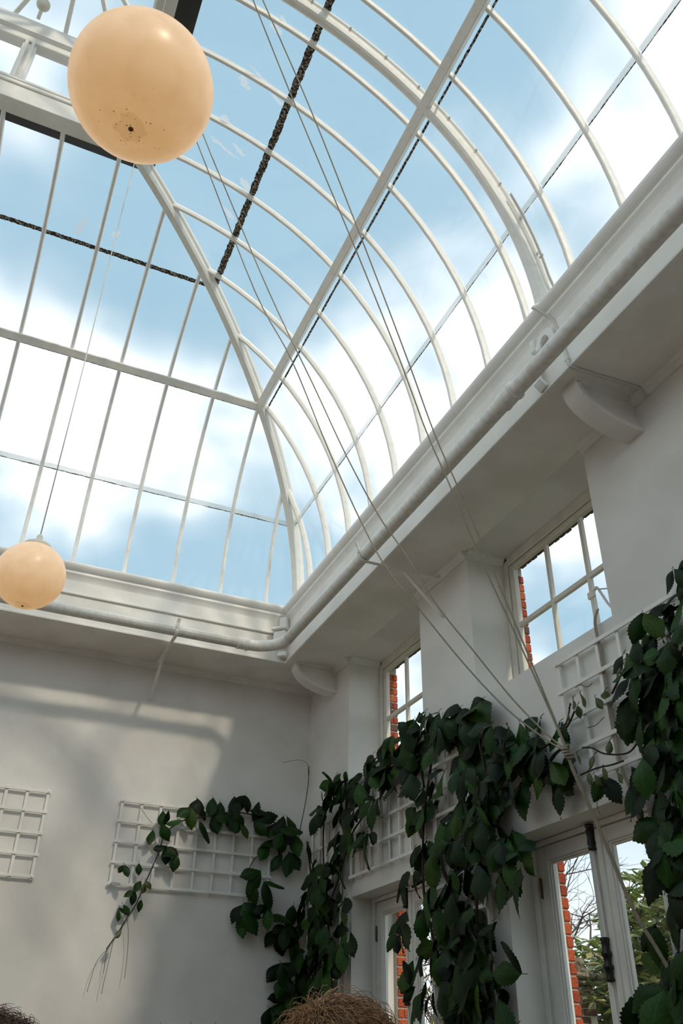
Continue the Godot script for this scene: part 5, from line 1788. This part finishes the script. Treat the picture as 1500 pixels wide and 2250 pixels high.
func surface_nets(st: SurfaceTool, bones: Array, lo: Vector3, hi: Vector3, cell: float, k: float, tint: Callable) -> void:
	var n := Vector3i(((hi - lo) / cell).ceil())
	var nx := n.x + 1
	var ny := n.y + 1
	var val := PackedFloat32Array()
	val.resize(nx * ny * (n.z + 1))
	for z in n.z + 1:
		for y in ny:
			for x in nx:
				val[x + nx * (y + ny * z)] = field(lo + Vector3(x, y, z) * cell, bones, k)
	var at := {}
	for z in n.z:
		for y in n.y:
			for x in n.x:
				var sum := Vector3.ZERO
				var cnt := 0
				for e in 12:
					var ax := e / 4
					var o1 := e % 2
					var o2 := (e / 2) % 2
					var c0 := [0, 0, 0]
					c0[(ax + 1) % 3] = o1
					c0[(ax + 2) % 3] = o2
					var c1 := c0.duplicate()
					c1[ax] = 1
					var va := val[x + c0[0] + nx * (y + c0[1] + ny * (z + c0[2]))]
					var vb := val[x + c1[0] + nx * (y + c1[1] + ny * (z + c1[2]))]
					if (va < 0.0) != (vb < 0.0):
						var t := va / (va - vb)
						sum += Vector3(c0[0], c0[1], c0[2]).lerp(Vector3(c1[0], c1[1], c1[2]), t)
						cnt += 1
				if cnt > 0:
					at[Vector3i(x, y, z)] = lo + (Vector3(x, y, z) + sum / cnt) * cell
	for z in range(1, n.z):
		for y in range(1, n.y):
			for x in range(1, n.x):
				for ax in 3:
					var e := Vector3i.ZERO
					e[ax] = 1
					var va := val[x + nx * (y + ny * z)]
					var vb := val[x + e.x + nx * (y + e.y + ny * (z + e.z))]
					if (va < 0.0) == (vb < 0.0):
						continue
					var u := Vector3i.ZERO
					var w := Vector3i.ZERO
					u[(ax + 1) % 3] = 1
					w[(ax + 2) % 3] = 1
					var c := Vector3i(x, y, z)
					var q := [c, c - u, c - u - w, c - w]
					var ok := true
					for i: Vector3i in q:
						if not at.has(i):
							ok = false
					if not ok:
						continue
					var out := Vector3(e) * (1.0 if va < 0.0 else -1.0)
					for tr: Array in [[0, 1, 2], [0, 2, 3]]:
						var a: Vector3 = at[q[tr[0]]]
						var b: Vector3 = at[q[tr[1]]]
						var d: Vector3 = at[q[tr[2]]]
						if (d - a).cross(b - a).dot(out) < 0.0:
							var sw := b
							b = d
							d = sw
						for p: Vector3 in [a, b, d]:
							st.set_color(tint.call(p))
							st.add_vertex(p)

func person(label: String, at: Vector3, turn: float, cloth: Color, trousers: Color, hair: Color, curly: bool) -> void:
	var o := thing("person", label, "person", at)
	o.rotation.y = turn
	# origin on the floor under the hips, facing -z
	var bones := [
		[Vector3(0, 0.56, 0.02), Vector3(0, 0.72, 0.02), 0.135, 0.125], [Vector3(0, 0.72, 0.02), Vector3(0, 0.92, 0.0), 0.13, 0.135],
		[Vector3(-0.13, 0.93, 0.0), Vector3(0.13, 0.93, 0.0), 0.085, 0.085], [Vector3(0, 0.95, 0.0), Vector3(0, 1.09, -0.015), 0.06, 0.054],
		[Vector3(-0.09, 0.54, 0.02), Vector3(0.09, 0.54, 0.02), 0.12, 0.12]]
	for s: float in [-1.0, 1.0]:
		bones.append([Vector3(0.19 * s, 0.93, 0.0), Vector3(0.24 * s, 0.68, -0.05), 0.062, 0.046])
		bones.append([Vector3(0.24 * s, 0.68, -0.05), Vector3(0.15 * s, 0.61, -0.27), 0.044, 0.032])
		bones.append([Vector3(0.10 * s, 0.54, 0.0), Vector3(0.13 * s, 0.53, -0.42), 0.09, 0.066])
		bones.append([Vector3(0.13 * s, 0.53, -0.42), Vector3(0.13 * s, 0.10, -0.38), 0.06, 0.042])
		bones.append([Vector3(0.13 * s, 0.05, -0.36), Vector3(0.14 * s, 0.035, -0.54), 0.045, 0.034])
		# hand resting on the thigh: palm and five fingers
		bones.append([Vector3(0.15 * s, 0.61, -0.28), Vector3(0.14 * s, 0.612, -0.34), 0.026, 0.024])
		for f in 4:
			var fx := (0.14 + (f - 1.5) * 0.018) * s
			bones.append([Vector3(fx, 0.612, -0.35), Vector3(fx, 0.596, -0.40 + 0.006 * absf(f - 1.3)), 0.0095, 0.008])
		bones.append([Vector3(0.12 * s, 0.612, -0.31), Vector3(0.09 * s, 0.602, -0.345), 0.011, 0.009])
	var st := SurfaceTool.new()
	st.begin(Mesh.PRIMITIVE_TRIANGLES)
	st.set_smooth_group(0)
	var skin := Color(0.56, 0.33, 0.23)
	var body_tint := func(p: Vector3) -> Color:
		if p.y > 1.03:
			return skin
		if p.z < -0.285 and p.y > 0.588 and absf(p.x) < 0.2:
			return skin
		if p.y < 0.075:
			return Color(0.06, 0.05, 0.05)
		return trousers if p.y < 0.60 and (p.z < -0.05 or p.y < 0.56) else cloth
	surface_nets(st, bones, Vector3(-0.34, -0.03, -0.62), Vector3(0.34, 1.12, 0.2), 0.024, 0.03, body_tint)
	var head := [
		[Vector3(0, 1.225, 0.012), Vector3(0, 1.225, -0.012), 0.076, 0.074], [Vector3(0, 1.16, -0.03), Vector3(0, 1.125, -0.05), 0.058, 0.034], [Vector3(0, 1.06, -0.01), Vector3(0, 1.15, 0.0), 0.054, 0.056],
		[Vector3(0, 1.20, -0.088), Vector3(0, 1.165, -0.104), 0.010, 0.013], [Vector3(-0.018, 1.143, -0.086), Vector3(0.018, 1.143, -0.086), 0.008, 0.008],
		[Vector3(-0.076, 1.195, 0.005), Vector3(-0.078, 1.165, 0.0), 0.013, 0.009], [Vector3(0.076, 1.195, 0.005), Vector3(0.078, 1.165, 0.0), 0.013, 0.009],
		[Vector3(-0.032, 1.213, -0.072), Vector3(0.032, 1.213, -0.072), 0.014, 0.014]]
	surface_nets(st, head, Vector3(-0.11, 1.03, -0.14), Vector3(0.11, 1.32, 0.11), 0.009, 0.018, func(_p: Vector3) -> Color: return skin)
	st.generate_normals()
	var bm := StandardMaterial3D.new()
	bm.vertex_color_use_as_albedo = true
	bm.roughness = 0.8
	part("body", st.commit(), bm, o)
	for s: float in [-1.0, 1.0]:
		var se := surf(true)
		lathe(se, Vector3(0.031 * s, 1.192, -0.078), [Vector2(0, -0.011), Vector2(0.008, -0.008), Vector2(0.011, 0), Vector2(0.008, 0.008), Vector2(0, 0.011)], 12)
		add("eye", se, mat(Color(0.3, 0.22, 0.18), 0.2), o)
	# hair: a close cap and many separate locks
	var hm := mat(hair, 0.5, noise_tex(0.06, ramp2(Color(0.45, 0.42, 0.4), Color(1, 1, 1), 0.25, 0.65), false, 0, 256, 40 + int(curly)), 5.0)
	hm.rim_enabled = true
	hm.rim = 0.3
	var sh := surf(true)
	var cc := Vector3(0, 1.222, 0.004)
	var rad := Vector3(0.087, 0.092, 0.096)
	for i in 12:
		for k in 28:
			var pts := []
			for q: Array in [[i, k], [i, k + 1], [i + 1, k + 1], [i + 1, k]]:
				var el: float = PI * 0.5 - PI * 0.62 * q[0] / 12.0
				var az: float = TAU * q[1] / 28.0
				var v := Vector3(sin(az) * cos(el), sin(el), cos(az) * cos(el))
				if v.z < -0.35 and v.y < 0.35:
					v = v * 0.9
				pts.append(cc + v * rad)
			quad(sh, pts[0], pts[1], pts[2], pts[3], pts[0] - cc + Vector3(0, 0.0001, 0))
	var cap := add("hair", sh, hm, o)
	var sl := surf(true)
	var count := 2400 if curly else 7000
	for i in count:
		var v := rand_dir()
		if v.y < -0.45:
			v.y = -v.y
		if v.z < -0.4 and v.y < 0.4:
			continue
		var p := cc + v * rad * 0.99
		var path := [p]
		if curly:
			var ax := (v + rand_dir() * 0.6 + Vector3(0, 0.2, 0)).normalized()
			var u := cross_dir(ax)
			var w := ax.cross(u)
			var ph := rng.randf() * TAU
			var cr := rng.randf_range(0.007, 0.013)
			var ll := rng.randf_range(0.018, 0.045)
			for j in range(1, 11):
				var q := j / 10.0
				path.append(p + ax * ll * q + (u * cos(ph + q * 8.0) + w * sin(ph + q * 8.0)) * cr * minf(1.0, q * 2.0) - Vector3(0, 0.012 * q * q, 0))
		else:
			# combed from the crown forward and to one side, a few locks standing up
			var comb := (Vector3(0.55, 0.0, -0.15) + Vector3(v.x, -0.25, v.z) * 0.9 + rand_dir() * 0.3).normalized()
			var lift := rng.randf_range(0.004, 0.016) if rng.randf() < 0.9 else rng.randf_range(0.02, 0.035)
			var ll := rng.randf_range(0.05, 0.095)
			for j in range(1, 6):
				var q := j / 5.0
				var g := p + comb * ll * q
				var dlt := g - cc
				var el := (dlt / rad).length()
				g = cc + dlt / el * (1.0 + (lift * sin(q * 2.6) + (0.012 * q if v.x > 0.2 else 0.0)) / 0.09)
				path.append(g)
		limb(sl, path, 0.0008 if not curly else 0.0009, 0.0003, 3)
	var lk := add("locks", sl, hm, cap)
	lk.set_meta("kind", "stuff")

func cafe_chair(label: String, at: Vector3, turn: float) -> void:
	var o := thing("cafe_chair", label, "chair", at, "cafe chairs")
	o.rotation.y = turn
	var wm := mat(Color(0.3, 0.2, 0.13), 0.5)
	var st := surf(true)
	lathe(st, Vector3(0, 0.41, -0.06), [Vector2(0, -0.02), Vector2(0.19, -0.02), Vector2(0.205, -0.01), Vector2(0.205, 0.005), Vector2(0.19, 0.012), Vector2(0, 0.008)], 28)
	add("seat", st, wm, o)
	for x: float in [-0.14, 0.14]:
		for z: float in [-0.19, 0.08]:
			st = surf(true)
			limb(st, [Vector3(x, 0.40, z), Vector3(x * 1.15, 0.0, z * 1.2)], 0.016, 0.013, 8)
			add("leg", st, wm, o)
	st = surf(true)
	tube(st, smooth_path([Vector3(-0.17, 0.40, 0.14), Vector3(-0.19, 0.62, 0.21), Vector3(-0.13, 0.82, 0.24), Vector3(0, 0.86, 0.245), Vector3(0.13, 0.82, 0.24), Vector3(0.19, 0.62, 0.21), Vector3(0.17, 0.40, 0.14)], 5), 0.014, 10)
	add("back_hoop", st, wm, o)

func build_people() -> void:
	person("seated person with tousled light brown hair, back to the viewer", Vector3(-2.545, -0.012, 6.72), 0.1, Color(0.12, 0.14, 0.2), Color(0.05, 0.06, 0.09), Color(0.74, 0.56, 0.38), false)
	cafe_chair("dark bentwood chair under the light brown haired person", Vector3(-2.545, 0, 6.72), 0.1)
	person("seated person with dark curly hair near the picture corner", Vector3(-3.10, -0.055, 6.60), -0.2, Color(0.3, 0.28, 0.25), Color(0.06, 0.06, 0.08), Color(0.4, 0.27, 0.18), true)
	cafe_chair("dark bentwood chair under the curly haired person", Vector3(-3.10, 0, 6.60), -0.2)
	# little table with a pot plant whose tips just reach the picture
	var c := Vector3(-2.44, 0, 5.36)
	var tb := thing("cafe_table", "small round dark table in front of the seated people", "table", c)
	var wm := mat(Color(0.26, 0.18, 0.12), 0.45)
	var st := surf(true)
	lathe(st, Vector3.ZERO, [Vector2(0, 0.705), Vector2(0.33, 0.705), Vector2(0.345, 0.715), Vector2(0.345, 0.725), Vector2(0.335, 0.735), Vector2(0, 0.735)], 36)
	add("table_top", st, wm, tb)
	st = surf(true)
	lathe(st, Vector3.ZERO, [Vector2(0.2, 0), Vector2(0.21, 0.015), Vector2(0.06, 0.04), Vector2(0.03, 0.08), Vector2(0.028, 0.66), Vector2(0.08, 0.705)], 24)
	add("pedestal", st, M.black, tb)
	var pp := thing("potted_plant", "small potted plant with narrow pointed leaflets, only its tips showing", "plant", c + Vector3(0, 0.735, 0))
	st = surf(true)
	lathe(st, Vector3.ZERO, [Vector2(0, 0), Vector2(0.06, 0), Vector2(0.085, 0.13), Vector2(0.09, 0.132), Vector2(0.09, 0.15), Vector2(0.08, 0.15), Vector2(0.078, 0.13), Vector2(0, 0.13)], 24)
	add("pot", st, mat(Color(0.6, 0.35, 0.25), 0.8), pp)
	var fm := mat(Color(0.2, 0.33, 0.14), 0.5)
	for k in 8:
		var a := TAU * k / 8.0 + 0.3
		var top := Vector3(cos(a) * 0.09, 0.485 + 0.03 * sin(k * 2.3), sin(a) * 0.09)
		st = surf(true)
		limb(st, smooth_path([Vector3(cos(a) * 0.01, 0.12, sin(a) * 0.01), Vector3(cos(a) * 0.04, 0.35, sin(a) * 0.04), top], 4), 0.004, 0.0025, 6)
		add("stalk", st, M.greenstem, pp)
		for j in 7:
			var b := -1.2 + 2.4 * j / 6.0
			var d := (Vector3(cos(a) * 0.4, 0.9, sin(a) * 0.4)).normalized().rotated(Vector3(-sin(a), 0, cos(a)).cross(Vector3.UP).normalized(), b)
			st = surf()
			small_leaf(st, top, d, Vector3(cos(a), 0.6, sin(a)).normalized(), 0.085 * (1.0 - 0.25 * absf(b)), 0.013)
			add("leaf", st, fm, pp)
